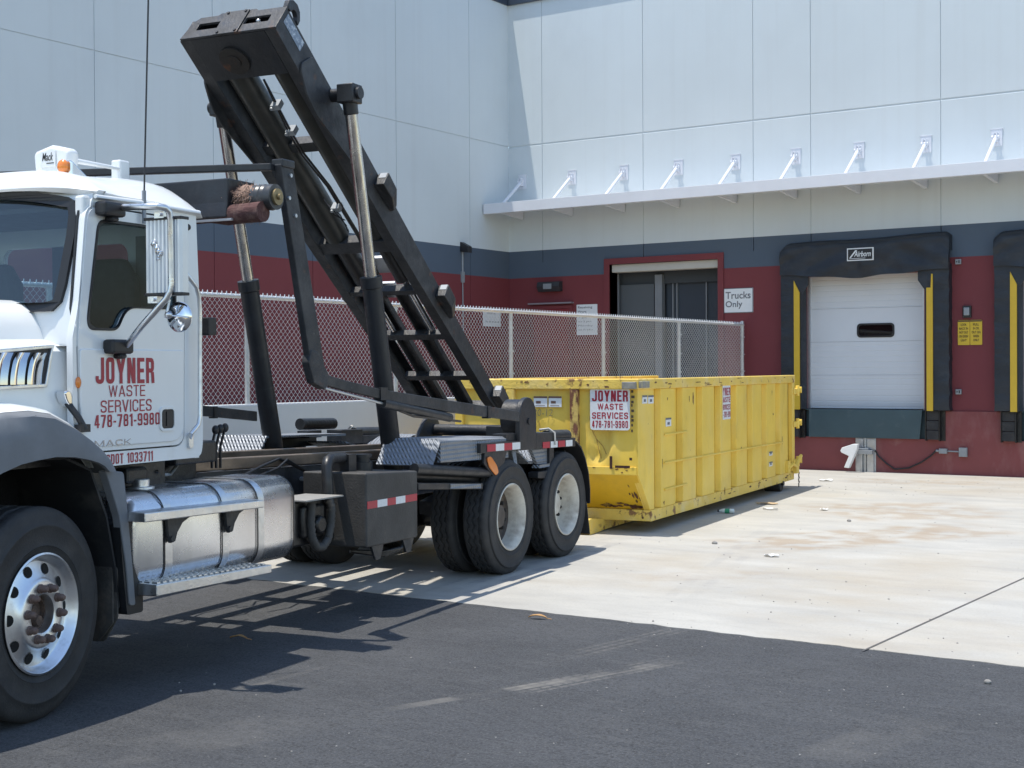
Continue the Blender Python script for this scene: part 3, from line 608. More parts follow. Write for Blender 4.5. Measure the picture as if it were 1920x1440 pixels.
# paper notice and camera on the side wall
Q = lambda x,y,z: Vector((x,y,z))
p0 = hit(905,577,Vector((XW,0,0)),Vector((1,0,0))); p1 = hit(938,613,Vector((XW,0,0)),Vector((1,0,0)))
nt_ = empty('white_notice', (XW+.003,(p0.y+p1.y)/2,p1.z)); hw = (p1.y-p0.y)/2; hh = p0.z-p1.z
MB(Q).box(0,.008,-hw,hw,0,hh).build('sheet', SIGNWHITE, nt_, 0)
q = MB(Q); put_text(q, 'Authorized', (.0095,-hw*.8,hh*.22),(0,1,0),(0,0,1),hw*1.6,hh*.11); put_text(q, 'Notice', (.0095,-hw*.5,hh*.68),(0,1,0),(0,0,1),hw*.9,hh*.10); q.build('lettering', GREYINK, nt_, 0)
tag(nt_, 'white notice on the maroon side wall just right of the raised hoist', 'notice')
pc = hit(866,463,Vector((XW,0,0)),Vector((1,0,0))); sc_ = empty('security_camera', (XW+.003, pc.y, pc.z)); tag(sc_, 'small black security camera on the slate band near the wall corner', 'camera')
q = MB(Q); q.loft([[(.0,-.07,-.1),(.0,.07,-.1),(.0,.07,.1),(.0,-.07,.1)],[(.2,-.07,-.13),(.2,.07,-.13),(.2,.07,.0),(.2,-.07,.0)]]); q.build('housing', BLACKINK, sc_, 0, bevel=.01)
q = MB(Q); q.box(0,.03,-.05,.05,-.72,-.50); q.tube([(.012,0,-.1),(.012,0,-.5)],.02,8); q.tube([(.012,.0,-.72),(.012,.02,-2.6)],.012,8); q.build('conduit', GREYBOX, sc_, 40)

# ================================================================== RETAINING WALL, RAMP DECK, FENCE
XF = -11.0; ZR = 1.53
rw = MB(); rw.box(XF-.22, XF+.06, -3.0, YW-.04, -.05, ZR)
RETW = mat('white_retaining_wall', (.60,.60,.585), .8, 0, .05, 1, [((.45,.43,.39), 1.5, .55, .8, (1,1,.4), .4)], bump=(60,.1))
tag(rw.build('retaining_wall', RETW, None, 0, bevel=.012), 'low white retaining wall under the chain link fence behind the truck', 'wall')
rmp = MB(); rmp.box(XW+.004, XF-.222, -3.0, YW-.04, -.05, 1.28); tag(rmp.build('ramp_deck', CONC, None, 0), kind='structure')
fe = empty('chain_link_fence', (XF-.08, 16, ZR)); tag(fe, 'galvanised chain link fence standing on the white retaining wall', 'fence')
FH = 1.20
FL = lambda x,y,z: Vector((x, y-16, z))
ys = [24.66-2.66*k for k in range(10)]
for k, y in enumerate(ys):
    pst = MB(FL); pst.cyl((0,y,-.02),(0,y,FH+ (.06 if k == 0 else .01)), .03 if k else .036, n=12)
    pst.ball((0,y,FH+(.06 if k == 0 else .01)), .034, 8, (1,1,.5))
    for zz in (.3,.62,.95): pst.cyl((0,y,zz),(0,y,zz+.03),.036,n=12); pst.box(.0,.05,y-.012,y+.012,zz+.004,zz+.026)
    pst.build('fence_post', GALV, fe, 40)
rl = MB(FL); rl.cyl((.02,ys[-1],FH),(.02,24.66,FH),.024,n=10); rl.build('top_rail', GALVW, fe, 40)
ms = MB(FL); pitch = .0355; dz = .0365; rw_ = .0030
y = ys[-1]; cnt = int((24.66-ys[-1])/pitch); rows = int((FH-.0)/dz)+2
for k in range(cnt):
    yc = ys[-1]+pitch*k; path = []
    for j in range(rows+1):
        sg_ = 1 if (j+k) % 2 == 0 else -1
        path.append((.052+.003*sg_+.014*math.sin(yc*1.9+j*.12)*math.sin(j*.09), yc+sg_*pitch*.5*1.04+.004*math.sin(yc*.8+j*.2), -.02+j*dz+.006*math.sin(yc*2.3)))
    path = [(.052, yc, FH+.05) if q[2] > FH+.035 else q for q in path]
    P = [ms.fn(*p) for p in path]
    # square-section wire, light on vertices
    i0 = len(ms.v)
    for p in P: ms.v += [p+Vector((rw_,0,0)), p+Vector((0,rw_*1.15,0)), p+Vector((-rw_,0,0)), p+Vector((0,-rw_*1.15,0))]
    for j in range(len(P)-1):
        for c in range(4): ms.f.append([i0+4*j+c, i0+4*j+(c+1)%4, i0+4*j+4+(c+1)%4, i0+4*j+4+c])
me = bpy.data.meshes.new('chain_link_mesh'); me.from_pydata([tuple(v) for v in ms.v], [], ms.f); me.materials.append(GALVW); me.shade_smooth()
o = bpy.data.objects.new('chain_link_mesh', me); COL.objects.link(o); o.parent = fe
tp = MB(FL)
for k in range(0,cnt,2):
    yc = ys[-1]+pitch*k; tp.tube([(.03,yc-.006,FH-.02),(.035,yc,FH+.042),(.03,yc+.006,FH-.02)], .009, 5)
tag(tp.build('knuckle_edge', GALVW, fe, 60), kind='stuff')

# ================================================================== TRUCK  (local coordinates: s to the rear, t to the driver's side, z up)
ROT = math.atan2(-U.y, -U.x)
truck = empty('roll_off_truck', (T0.x, T0.y, 0), ROT)
tag(truck, 'white roll-off hoist truck with its black hoist frame raised, red lettering on the door', 'truck')
TR = lambda s,t,z: Vector((-s,t,z))
def B(fn=TR): return MB(fn)
def sub(pts, n=4):                                # subdivide an outline
    out = []
    for k in range(len(pts)):
        a, b = pts[k], pts[(k+1)%len(pts)]
        out += [(a[0]+(b[0]-a[0])*j/n, a[1]+(b[1]-a[1])*j/n) for j in range(n)]
    return out
def rnd(pts, r, n=4):                             # round the corners of an outline
    out = []; m = len(pts)
    for k in range(m):
        p = Vector((*pts[k],0)); a = Vector((*pts[k-1],0)); b = Vector((*pts[(k+1)%m],0)); rr = r[k] if isinstance(r,(list,tuple)) else r
        if rr <= 0: out.append(pts[k]); continue
        la = min(rr, (a-p).length*.48); lb = min(rr, (b-p).length*.48); q0 = p+(a-p).normalized()*la; q1 = p+(b-p).normalized()*lb
        for j in range(n+1):
            u = j/n; q = q0*(1-u)**2+p*2*u*(1-u)+q1*u*u; out.append((q.x,q.y))
    return out
SZ = lambda a,b,c: (a,c,b)                        # outline in (s,z), depth along t

# ---- cab shell
TC = 1.08
door_o = rnd([(.40,1.435),(1.325,1.435),(1.335,2.10),(1.345,2.865),(.475,2.865),(.405,2.28),(.385,2.10)], [.03,.09,0,.07,.09,.05,.05])
win_o = rnd([(.555,2.80),(.455,2.20),(.475,2.145),(.715,2.145),(.80,2.285),(1.255,2.29),(1.262,2.80)], [.07,.04,.04,.05,.08,.03,.05], 5)
side_o = rnd([(.50,1.34),(1.50,1.345),(1.525,1.42),(1.525,1.9),(1.47,2.935),(.515,2.935),(.385,2.25),(.345,2.10),(.345,1.62)], [0,.06,.05,0,.03,.05,.05,0,0])
cab = B()
hole = [( .393+(a-.393), b) for a,b in rnd([(.390,1.425),(1.336,1.425),(1.346,2.10),(1.356,2.876),(.462,2.876),(.393,2.28),(.373,2.10)], [.03,.09,0,.07,.09,.05,.05])]
cab.plate(side_o, [hole], SZ, TC-.045, TC)
cab.plate(side_o, [win_o], SZ, -TC, -TC+.045)
cab.plate(sub([(-1.06,1.34),(1.06,1.34),(1.06,2.93),(-1.06,2.93)]), [rrect(-.55,.55,2.25,2.75,.08)], lambda a,b,c: (c-(b-1.9)*.045*(b>1.9),a,b), 1.47, 1.51)
cab.box(.66,1.49,-1.04,1.04,1.34,1.40)
def wsh(t): return .055*abs(t/1.07)**6
def WS(t,z,c): return (.35+(z-2.25)*.19+wsh(t)+c, t, z)
wtop = lambda t: 3.015-.085*abs(t/.95)**2.5
whole = [(-.93+1.86*k/16, wtop(-.93+1.86*k/16)-.03*0) for k in range(17)]
wl = rnd([(.97,2.26),(.955,2.80)]+[(t, wtop(t)) for t,_ in whole[::-1]][0:0], 0)
wout = [(-1.075,2.05)]+[(-1.075+2.15*k/20,2.05) for k in range(1,20)]+[(1.075,2.05),(1.075,2.955)]+[(1.075-2.15*k/20, 3.06-.10*abs((1.075-2.15*k/20)/1.075)**3) for k in range(1,20)]+[(-1.075,2.955)]
def ring(m, b):   # windscreen opening grown by m
    o = [(-.90-m+ (1.80+2*m)*k/18, 2.275-m) for k in range(19)]
    o += [(.955+m*.9, 2.31-m*.3),(.97+m,2.40),(.99+m,2.70),(.985+m*.9,2.83+m*.4),(.965+m*.7,2.885+m*.7)]
    o += [(.90+m-(1.80+2*m)*k/18, wtop(.90-1.80*k/18)-.035+m) for k in range(19)]
    o += [(-.965-m*.7,2.885+m*.7),(-.985-m*.9,2.83+m*.4),(-.99-m,2.70),(-.97-m,2.40),(-.955-m*.9,2.31-m*.3)]
    return o
cab.plate(wout, [ring(.0,0)], WS, -.012, .03)
cabo = cab.build('cab_body', WHITE, truck, 35, bevel=.004)
# roof
rf = B(); secs = []
for (s, zg, zc) in ((.41,2.955,2.99),(.43,2.965,3.05),(.49,2.965,3.10),(.60,2.955,3.125),(.75,2.95,3.12),(.95,2.95,3.13),(1.15,2.945,3.15),(1.30,2.94,3.16),(1.42,2.935,3.155),(1.48,2.93,3.125),(1.515,2.93,3.07),(1.535,2.925,3.0),(1.54,2.925,2.945)):
    q = []
    for k in range(29):
        t = -1.10+2.20*k/28; f = abs(t)/1.10
        z = zg+(zc-zg)*max(0,(1-f**5.5)); ss = s+ (.12*f**6 if s < .55 else 0) - (.045*f**5 if s > 1.40 else 0)
        q.append((ss, t, z))
    for k in range(13):
        t = 1.08-2.16*k/12; f = abs(t)/1.08; q.append((s+.02*(s<.5)+(.12*f**6 if s < .55 else 0), t, min(zg-.03+(.07*(1-f**2.5) if s < .7 else 0), zg+(zc-zg)*max(0,1-f**5.5)-.012)))
    secs.append(q)
rf.loft(secs).build('cab_roof', WHITE, truck, 60)
gt = B(); gt.tube([(.52,1.10,2.925),(.9,1.105,2.93),(1.48,1.10,2.925)], .014, 6); gt.build('drip_gutter', WHITE, cabo, 60)
MB(TR).plate(ring(.022,0), [ring(-.030,0)], WS, -.034, -.004).build('windscreen_gasket', BLACKINK, cabo, 0)
B().poly([WS(a,b,.004) for a,b in ring(-.02,0)]).build('windscreen', SCREEN, cabo, 60)
for sg_ in (1,-1):
    q = B(); q.box(.46,.53,sg_*1.03-.035,sg_*1.03+.035,2.80,2.93); q.build('visor_bracket', WHITE, cabo, 0, bevel=.015)
    if sg_ > 0:
        # door
        dd = B(); dd.plate(door_o, [win_o], SZ, TC-.045, TC+.006); door = dd.build('door', WHITE, truck, 35, bevel=.005)
        q = B(); q.prism(rnd([(.393,1.46),(1.315,1.46),(1.325,2.035),(.39,2.035)],[.03,.12,.02,.02]), SZ, TC+.004, TC+.016); q.build('door_lower_panel', WHITE, door, 35, bevel=.010)
        q = B(); q.plate([(a,b) for a,b in win_o], [[(a+(.9-a)*.035, b+(2.45-b)*.045) for a,b in win_o]], SZ, TC-.012, TC+.012); q.build('window_seal', BLACKINK, door, 0)
        B().poly([(a,TC-.02,b) for a,b in win_o]).build('window_glass', GLASS, door, 0)
        q = B(); q.plate(rrect(1.075,1.225,1.53,1.68,.03), [rrect(1.09,1.21,1.545,1.665,.025)], SZ, TC+.013, TC+.026); hnd = q.build('door_handle', WHITE, door, 0, bevel=.003)
        q = B(); q.prism(rrect(1.09,1.21,1.545,1.665,.025), SZ, TC+.014, TC+.019); q.box(1.14,1.20,TC+.02,TC+.024,1.56,1.65); q.build('handle_recess', BLACKINK, hnd, 0)
    else:
        B().poly([(a,-TC+.02,b) for a,b in win_o]).build('window_glass', GLASS, cabo, 0)
B().poly([(1.485-(b-1.9)*.045,a,b) for a,b in rrect(-.56,.56,2.24,2.76,.08)]).build('rear_window', GLASS, cabo, 0)
q = B(); q.plate([(.387+(a-.393)*1.012-.0,b+(.012 if b > 2 else -.012)) for a,b in hole], [[(a+(.9-a)*.05,b+(2.1-b)*.03) for a,b in door_o]], SZ, TC-.06, TC-.046); q.build('door_seal', BLACKINK, cabo, 0)
# lettering on the door
def dtext(body, s0, s1, z0, z1, m, t=TC+.0185, bold=.02, parent=None, name='lettering', sp=1.0):
    q = B(); put_text(q, body, (-s0, t, z0), (-1,0,0), (0,0,1), s1-s0, z1-z0, bold, space=sp); return q.build(name, m, parent or door, 0)
def btext(body, s0, s1, z0, z1, m, t=TC+.0185, gw=.46, th=.15, gap=.11, parent=None, name='lettering'):
    q = B(); block_text(q, body, (-s0, t, z0), (-1,0,0), (0,0,1), s1-s0, z1-z0, gw, th, gap); return q.build(name, m, parent or door, 0)
btext('JOYNER', .512,1.028,1.830,1.985, REDINK, gw=.46, th=.165, gap=.10)
btext('WASTE', .622,.945,1.752,1.820, REDINK, gw=.72, th=.12, gap=.17); btext('SERVICES', .553,1.003,1.660,1.733, REDINK, gw=.62, th=.12, gap=.15)
btext('478-781-9980', .500,1.078,1.572,1.648, REDINK, gw=.46, th=.15, gap=.13)
btext('USDOT 1033711', .575,1.03,1.350,1.412, REDINK, TC+.0025, gw=.46, th=.15, gap=.13, parent=cabo)
btext('MACK', .50,.815,1.462,1.498, CHROME, gw=1.3, th=.2, gap=.3)
# cab interior
q = B()
for t0 in (.16,-.85):
    q.loft([[(1.22+.02*c,t0+.03,1.75),(1.36,t0+.03,1.75),(1.36,t0+.54,1.75),(1.22+.02*c,t0+.54,1.75)] for c in (0,)]+[[(1.24,t0,2.2),(1.38,t0,2.2),(1.38,t0+.57,2.2),(1.24,t0+.57,2.2)],[(1.28,t0+.03,2.5),(1.40,t0+.03,2.5),(1.40,t0+.54,2.5),(1.28,t0+.54,2.5)],[(1.30,t0+.12,2.64),(1.39,t0+.12,2.64),(1.39,t0+.45,2.64),(1.30,t0+.45,2.64)]])
    q.box(.85,1.30,t0+.02,t0+.55,1.62,1.80)
q.build('seat', SEATM, cabo, 50, bevel=.04, seg=3)
q = B(); q.loft([[(.42,-1.0,1.6),(.85,-1.0,1.6),(.80,-1.0,2.12),(.46,-1.0,2.24)],[(.42,1.0,1.6),(.85,1.0,1.6),(.80,1.0,2.12),(.46,1.0,2.24)]]); q.build('dashboard', TRIM, cabo, 0, bevel=.03)
q = B(); c_ = Vector((.93,.50,2.14)); path = []
for k in range(24):
    an = 2*math.pi*k/24; path.append((c_.x-.22*math.sin(an)*.45, c_.y+.22*math.cos(an), c_.z+.22*math.sin(an)*.89))
q.tube(path, .016, 8, closed=True); q.tube([(c_.x-.02,.3,2.14),(c_.x-.02,.7,2.14)], .012, 6); q.tube([(c_.x,.5,2.14),(.7,.5,1.95)], .025, 8); q.build('steering_wheel', BLACKINK, cabo, 60)
q = B(); q.box(1.44,1.462,-1.03,1.03,1.4,2.2); q.box(1.43,1.45,-1.03,-.62,2.2,2.85); q.box(1.43,1.45,.62,1.03,2.2,2.85); q.box(.62,1.42,-1.02,1.02,2.87,2.9); q.build('cab_lining', BEIGE, cabo, 0)
# ---- hood, fender
hd = B(); secs = []
for (s, dz, k) in ((.435,0,1.03),(.30,.0,1.0),(.05,-.005,1.0),(-.3,-.015,.99),(-.7,-.045,.97),(-1.05,-.09,.95),(-1.25,-.13,.93),(-1.33,-.22,.90)):
    prof = [(0,2.345),(.35,2.34),(.58,2.325),(.70,2.295),(.78,2.24),(.825,2.16),(.845,2.09),(.90,2.072),(.955,2.055),(.985,2.02),(.99,1.95),(.995,1.75),(1.0,1.70),(1.0,1.50)]
    half = [(t*k, z+dz if z > 1.8 else z) for t,z in prof]
    q = [(s,t,z) for t,z in half]+[(s,-t,z) for t,z in half[::-1][:-1]]
    secs.append(q)
hd.loft(secs); hood = hd.build('hood', WHITE, truck, 32)
fo = [(-1.05,.95),(-1.02,1.22),(-.90,1.44),(-.72,1.58),(-.52,1.655),(-.30,1.685),(-.12,1.69),(.04,1.668),(.20,1.598),(.33,1.52),(.42,1.455),(.49,1.39),(.53,1.325)]
fi = [(-.80,.95),(-.74,1.10),(-.62,1.24),(-.48,1.33),(-.35,1.375),(-.22,1.41),(-.10,1.425),(.04,1.435),(.18,1.425),(.29,1.405),(.37,1.383),(.42,1.36),(.46,1.325)]
fl = B(); secs = []
for (a,b),(c,d) in zip(fo,fi):
    m = lambda u: (a+(c-a)*u, b+(d-b)*u)
    secs.append([(a,.96,b+.02),(a,1.13,b+.012),(a,1.205,b),(*[m(.10)[0]],1.235,m(.10)[1]),(m(.55)[0],1.25,m(.55)[1]),(c,1.245,d),(c,1.225,d-.004),(m(.5)[0],1.225,m(.5)[1]),(m(.15)[0],1.20,m(.15)[1]),(a,1.15,b-.02),(a,.96,b-.01)])
fl.loft(secs); flare = fl.build('fender_flare', PLASTIC, truck, 40)
ft = B(); secs = []
for (a,b) in fo: secs.append([(a,.97,b+.05),(a,1.08,b+.04),(a,1.17,b+.022),(a,1.195,b+.004),(a,.97,b+.004)])
ft.loft(secs).build('fender_top', WHITE, hood, 40)
for (s,z) in ((-.10,1.655),(.14,1.59),(.335,1.475)):
    q = B(); q.ball((s,1.225,z),.014,8,(1.3,.6,1)); q.build('flare_bolt', BLACKINK, flare, 60)
q = B(); q.prism(rnd([(.47,1.335),(.63,1.31),(.665,1.05),(.70,.75),(.725,.51),(.672,.515),(.645,.76),(.59,1.05),(.50,1.27)],.02), SZ, 1.14, 1.20)
q.build('fender_extension', PLASTIC, truck, 30, bevel=.01)
q = B(); path = [(-.85,.95),(-.72,1.22),(-.48,1.36),(-.1,1.42),(.2,1.41),(.40,1.33),(.53,1.05),(.60,.75),(.63,.5)]
q.loft([[(a,.45,b),(a,1.15,b),(a+.012,1.15,b+.012),(a+.012,.45,b+.012)] for a,b in path]); q.box(-1.2,.66,.42,.45,.62,1.5); q.build('wheel_well_liner', mat('black_liner_plastic',(.016,.017,.019),.7,0,.2,6,[(DUST,4,.55,.9,(1,1,1),.25)]), truck, 40)
q = B(); q.prism(rnd([(.745,.70),(.745,1.1),(.745,1.15),(1.13,.78),(1.13,.42),(1.02,.30),(.745,.32)],.01), lambda a,b,c:(c,a,b), .60, .615)
q.prism(rnd([(.70,.75),(1.15,.75),(1.15,.45),(1.05,.30),(.70,.30)],.02), lambda a,b,c:(c,a,b), .618,.63); q.build('front_mudflap', mat('dusty_mudflap_rubber',(.05,.048,.045),.8,0,.25,8,[((.17,.14,.11),6,.45,.75,(1,1,1),.7)],bump=(40,.3)), truck, 0)
# side vents
vf = B(); fo_ = [(-.19,2.022),(.275,2.058),(.262,2.03),(.212,1.815),(-.20,1.805)]
vf.plate(fo_, [[(-.17,2.003),(.25,2.037),(.238,2.0),(.198,1.836),(-.18,1.826)]], SZ, .988, 1.016); vent = vf.build('side_vent', ALUW, truck, 0, bevel=.004)
q = B(); q.prism([(-.17,2.003),(.25,2.037),(.238,2.0),(.198,1.836),(-.18,1.826)], SZ, .99, 1.001); q.build('vent_backing', BLACKINK, vent, 0)
for s0 in (-.165,-.04,.085):
    q = B(); secs = []
    for k in range(9):
        u = k/8; z = 1.832+.178*u; ds = .045*u*u+.055*max(0,u-.75)*4*.25; wv = .105-.04*max(0,u-.6)
        secs.append([(s0+ds-.02,1.008,z),(s0+ds-.012,1.030,z),(s0+ds+.0,1.032,z),(s0+ds+.02,1.020,z),(s0+ds+wv*.9,1.0025,z),(s0+ds+.03,1.004,z)])
    q.loft(secs); q.build('vent_louvre', CHROME, vent, 50)
q = B(); q.prism(rnd([(.285,1.79),(.33,1.80),(.365,1.72),(.34,1.69),(.30,1.735)],.02), SZ, 1.0, 1.075); lt = q.build('hood_latch', CHROME, truck, 40, bevel=.008)
q = B(); q.tube([(.33,1.05,1.725),(.355,1.11,1.64),(.385,1.13,1.57)], .020, 8); q.box(.34,.42,1.09,1.14,1.555,1.60); q.build('latch_strap', BLACKINK, lt, 60)
q = B(); q.ball((.383,1.085,1.84),.03,10,(.7,.5,1.1)); q.build('side_marker', AMBER, truck, 60)
q = B(); q.prism(rrect(.0,1,0,1,.05),lambda a,b,c:(-1.345+.02*c,-.62+1.24*a,1.15+.85*b),0,1); gr=q.build('grille', CHROME, truck, 0)
q = B()
for k in range(9): q.box(-1.36,-1.345,-.55,.55,1.2+.085*k,1.245+.085*k)
q.build('grille_bar', BLACKINK, gr, 0)
q = B(); q.loft([[(-1.62,-1.1,.55),(-1.45,-1.1,.55),(-1.45,-1.1,.9),(-1.62,-1.1,.9)],[(-1.70,0,.55),(-1.45,0,.55),(-1.45,0,.9),(-1.70,0,.9)],[(-1.62,1.1,.55),(-1.45,1.1,.55),(-1.45,1.1,.9),(-1.62,1.1,.9)]]); q.build('front_bumper', CHROME, truck, 0, bevel=.02)
for sg_ in (1,-1):
    q = B(); q.box(-1.32,-1.2,sg_*.86-.13,sg_*.86+.13,1.28,1.55); q.build('headlight', GALV, truck, 0, bevel=.04)
q = B(); q.box(-1.25,.45,-.55,.55,.70,1.70); q.box(-1.3,.30,-.95,.95,1.36,1.72); q.box(-.9,.6,-.42,.42,.45,.75); q.cyl((-.075,-1.0,.575),(-.075,1.0,.575),.07,n=12); q.build('engine_block', GREASEM, truck, 40)

# ---- roof fittings
s_, z_ = tl(93,318,.32)
def roofpt(px,py,t): return tl(px,py,t)
A = B(); t0 = .25
c0_ = tl(60,318,t0)[0]; 
def rbx(px0,py0,px1,py1,s): a = ts(px0,py0,s); b = ts(px1,py1,s); return a,b
ah = B(); S0 = .95
(ta,za),(tb,zb) = ts(62,318,S0), ts(128,276,S0); zb = ts(95,271,S0)[1]; za -= .11
hw = (tb-ta)/2; tc_ = (ta+tb)/2
secs = []
for (ds, f, zf) in ((0,.92,.93),(.02,1,1),(.07,1,1.01),(.10,.96,.97)):
    h = (zb-za)*zf
    secs.append([(S0+ds,tc_-hw*f*.86,za),(S0+ds,tc_+hw*f*.86,za),(S0+ds,tc_+hw*f,za+h*.80),(S0+ds,tc_+hw*f*.9,za+h*.88),(S0+ds,tc_,za+h),(S0+ds,tc_-hw*f*.9,za+h*.88),(S0+ds,tc_-hw*f,za+h*.80)])
ah.loft(secs); hornb = ah.build('roof_horn_cover', WHITE, truck, 40, bevel=.008)
q = B(); q.box(S0-.008,S0-.002,tc_-hw*.52,tc_+hw*.32,za+.115,za+.215); plt = q.build('name_plate', SIGNWHITE, hornb, 0)
q = B(); put_text(q,'Mack',(-(S0-.0095),tc_-hw*.42,za+.155),(0,1,0),(0,0,1),hw*.62,.052,.015,.25); q.box(S0-.0095,S0-.0085,tc_-hw*.18,tc_+hw*.24,za+.137,za+.143); q.build('lettering', BLACKINK, plt, 0)
s1, z1 = tl(118,312,.62)
q = B(); q.ball((s1,.62,z1),.036,12,(.8,1.1,1.2)); aml = q.build('roof_marker_light', AMBER, truck, 60)
q = B(); q.loft([[(s1+.01,.60,z1-.12),(s1+.01,.68,z1-.12),(s1+.01,.68,z1+.04),(s1+.01,.60,z1+.04)],[(s1+.20,.60,z1-.13),(s1+.20,.66,z1-.13),(s1+.20,.66,z1-.06),(s1+.20,.60,z1-.06)]]); q.build('light_base', CHROME, aml, 0, bevel=.01)
s2, z2 = tl(226,318,.40)
q = B(); q.box(s2-.05,s2+.05,.36,.44,z2-.22,z2+.06); wb = q.build('air_horn', WHITE, truck, 0, bevel=.012)
s3, z3 = tl(133,300,.45); q = B(); q.tube([(s3,.45,z3),(s2,.42,z2+.0)],[.018,.012],8); q.build('horn_trumpet', WHITE, wb, 60)
# antenna
a1 = tl(270,376,1.11); a2 = tl(279,-40,1.11)
q = B(); q.tube([(a1[0],1.11,a1[1]),(a2[0],1.11,a2[1])],.0055,6); ant = q.build('antenna', BLACKINK, truck, 60)
q = B(); q.tube([(a1[0]-.0,1.11,a1[1]-.14),(a1[0],1.11,a1[1]+.06)],.013,8); q.build('antenna_base', GREYBOX, ant, 60)

# ---- mirror
def mt(px,py,t): s,z = tl(px,py,t); return (s,t,z)
q = B(); q.tube([mt(226,389,1.14),mt(250,388,1.28),mt(297,387,1.50),mt(310,390,1.515),mt(317,397,1.52),mt(320,412,1.52),mt(322,530,1.52),mt(320,545,1.515),mt(312,560,1.49),mt(265,612,1.33),mt(236,650,1.15)],.019,10)
arm = q.build('mirror_arm', ALUW, truck, 60)
for (px,py,r) in ((207,392,.05),(222,655,.05)):
    s,z = tl(px,py,1.12); z += .018*(py>500); q = B(); q.box(s-.10,s+.085,1.085,1.17,z-.045,z+.04); q.box(s-.02,s+.05,1.085,1.15,z-.075,z-.04); q.build('arm_bracket', BLACKINK, arm, 0, bevel=.022)
SM = .70
(ta,zt),(tb,_) = ts(273,412,SM), ts(339,412,SM); zb = ts(275,553,SM)[1]
mb_ = B(); n = 9; prof = []
for k in range(n):
    u0 = ta+(tb-ta)*k/n; u1 = ta+(tb-ta)*(k+1)/n; prof += [(u0+.001,SM+.004),(u0+(u1-u0)*.25,SM-.006),(u0+(u1-u0)*.7,SM-.006),(u1-.001,SM+.004)]
prof += [(tb+.004,SM+.01),(tb+.004,SM+.06),(ta-.004,SM+.06),(ta-.004,SM+.01)]
mb_.loft([[(s,t,zb) for t,s in prof],[(s,t,zt) for t,s in prof]]); mir = mb_.build('mirror', mat('satin_mirror_housing',(.62,.65,.70),.32,.55,.04,6), truck, 30)
for z in (zb,zt): q = B(); q.box(SM-.012,SM+.066,ta-.008,tb+.008,z-.008,z+.010); q.build('mirror_end_cap', BLACKINK, mir, 0, bevel=.004)
q = B(); q.box(SM+.058,SM+.063,ta+.008,tb-.008,zb+.012,zt-.012); q.build('mirror_glass', CHROME, mir, 0)
dz_ = ts(297,470,SM); dt,dzz = dz_[0],dz_[1]
q = B()
for (x,y,r,sq) in ((-.022,.040,.016,(1,1.1,.9)),(-.034,.036,.010,(1,1.2,.9)),(-.012,.052,.007,(1,1,1.3)),(-.026,.055,.006,(1,1,1.3)),(.0,.014,.017,(1,.9,1.3)),(.012,-.006,.013,(1,.9,1.3)),(-.008,-.004,.008,(1,.8,2)),(.024,-.022,.010,(1,1.2,1)),(.030,-.012,.008,(1,.8,1.5)),(.012,-.034,.007,(1,.9,1.8)),(.010,-.050,.009,(1,1.4,.8))):
    q.ball((SM-.012,dt+x,dzz+y),r,8,sq)
q.build('bulldog_emblem', CHROME, mir, 60)
for (px,py) in ((302,403),(290,562)):
    tt,zz = ts(px,py,SM); q = B(); q.box(SM-.02,SM+.03,tt-.035,tt+.035,zz-.02,zz+.018); q.cyl((SM-.035,tt+.01,zz),(SM-.02,tt+.01,zz),.012,n=8); q.build('mirror_clamp', ALUW, arm, 30)
tt,zz = ts(330,594,SM+.04)
q = MB(); q.lathe([(0,-.030),(.03,-.010),(.06,-.004),(.082,.002),(.090,.008),(.090,.014),(.0,.014)], TR(SM+.06,tt,zz), (-1,0,0)[:3] if False else (-1,0,0), 32); cm = q.build('round_mirror', CHROME, truck, 60)
q = B(); q.tube([(SM+.02,tt-.03,zz+.10),(SM+.0,tt-.035,zz+.02)],.009,6); q.ball((SM+.01,tt-.03,zz+.012),.024,8); q.tube([(SM+.01,tt-.03,zz+.01),(SM+.045,tt+.085,zz-.005)],.005,6); q.tube([(SM+.01,tt-.03,zz+.01),(SM+.045,tt-.085,zz)],.005,6); q.build('mirror_bracket', ALUW, cm, 60)
# grab bar, lock, cab lamp
q = B(); q.tube([mt(345,497,1.085),mt(347,508,1.12),mt(352,517,1.135),mt(368,538,1.135),mt(373,556,1.135),mt(375,580,1.135),mt(375,780,1.135),mt(372,796,1.135),mt(359,812,1.13),mt(356,822,1.085)],.014,10)
gb = q.build('grab_bar', ALUW, truck, 60)
for p in ((345,497),(356,826)):
    s,z = tl(*p,1.085); q = B(); q.prism(rrect(s-.025,s+.022,z-.05,z+.05,.02), SZ, 1.08, 1.10); q.build('bar_foot', ALUW, gb, 0, bevel=.004)
s,z = tl(352,426,1.085); q = B(); q.ball((s,1.083,z),.022,8); q.build('rubber_bumper', BLACKINK, truck, 60)
s,z = tl(383,612,.9); q = B(); q.box(s-.03,s+.06,.84,.96,z-.06,z+.06); q.build('work_light', BLACKINK, truck, 0, bevel=.01)

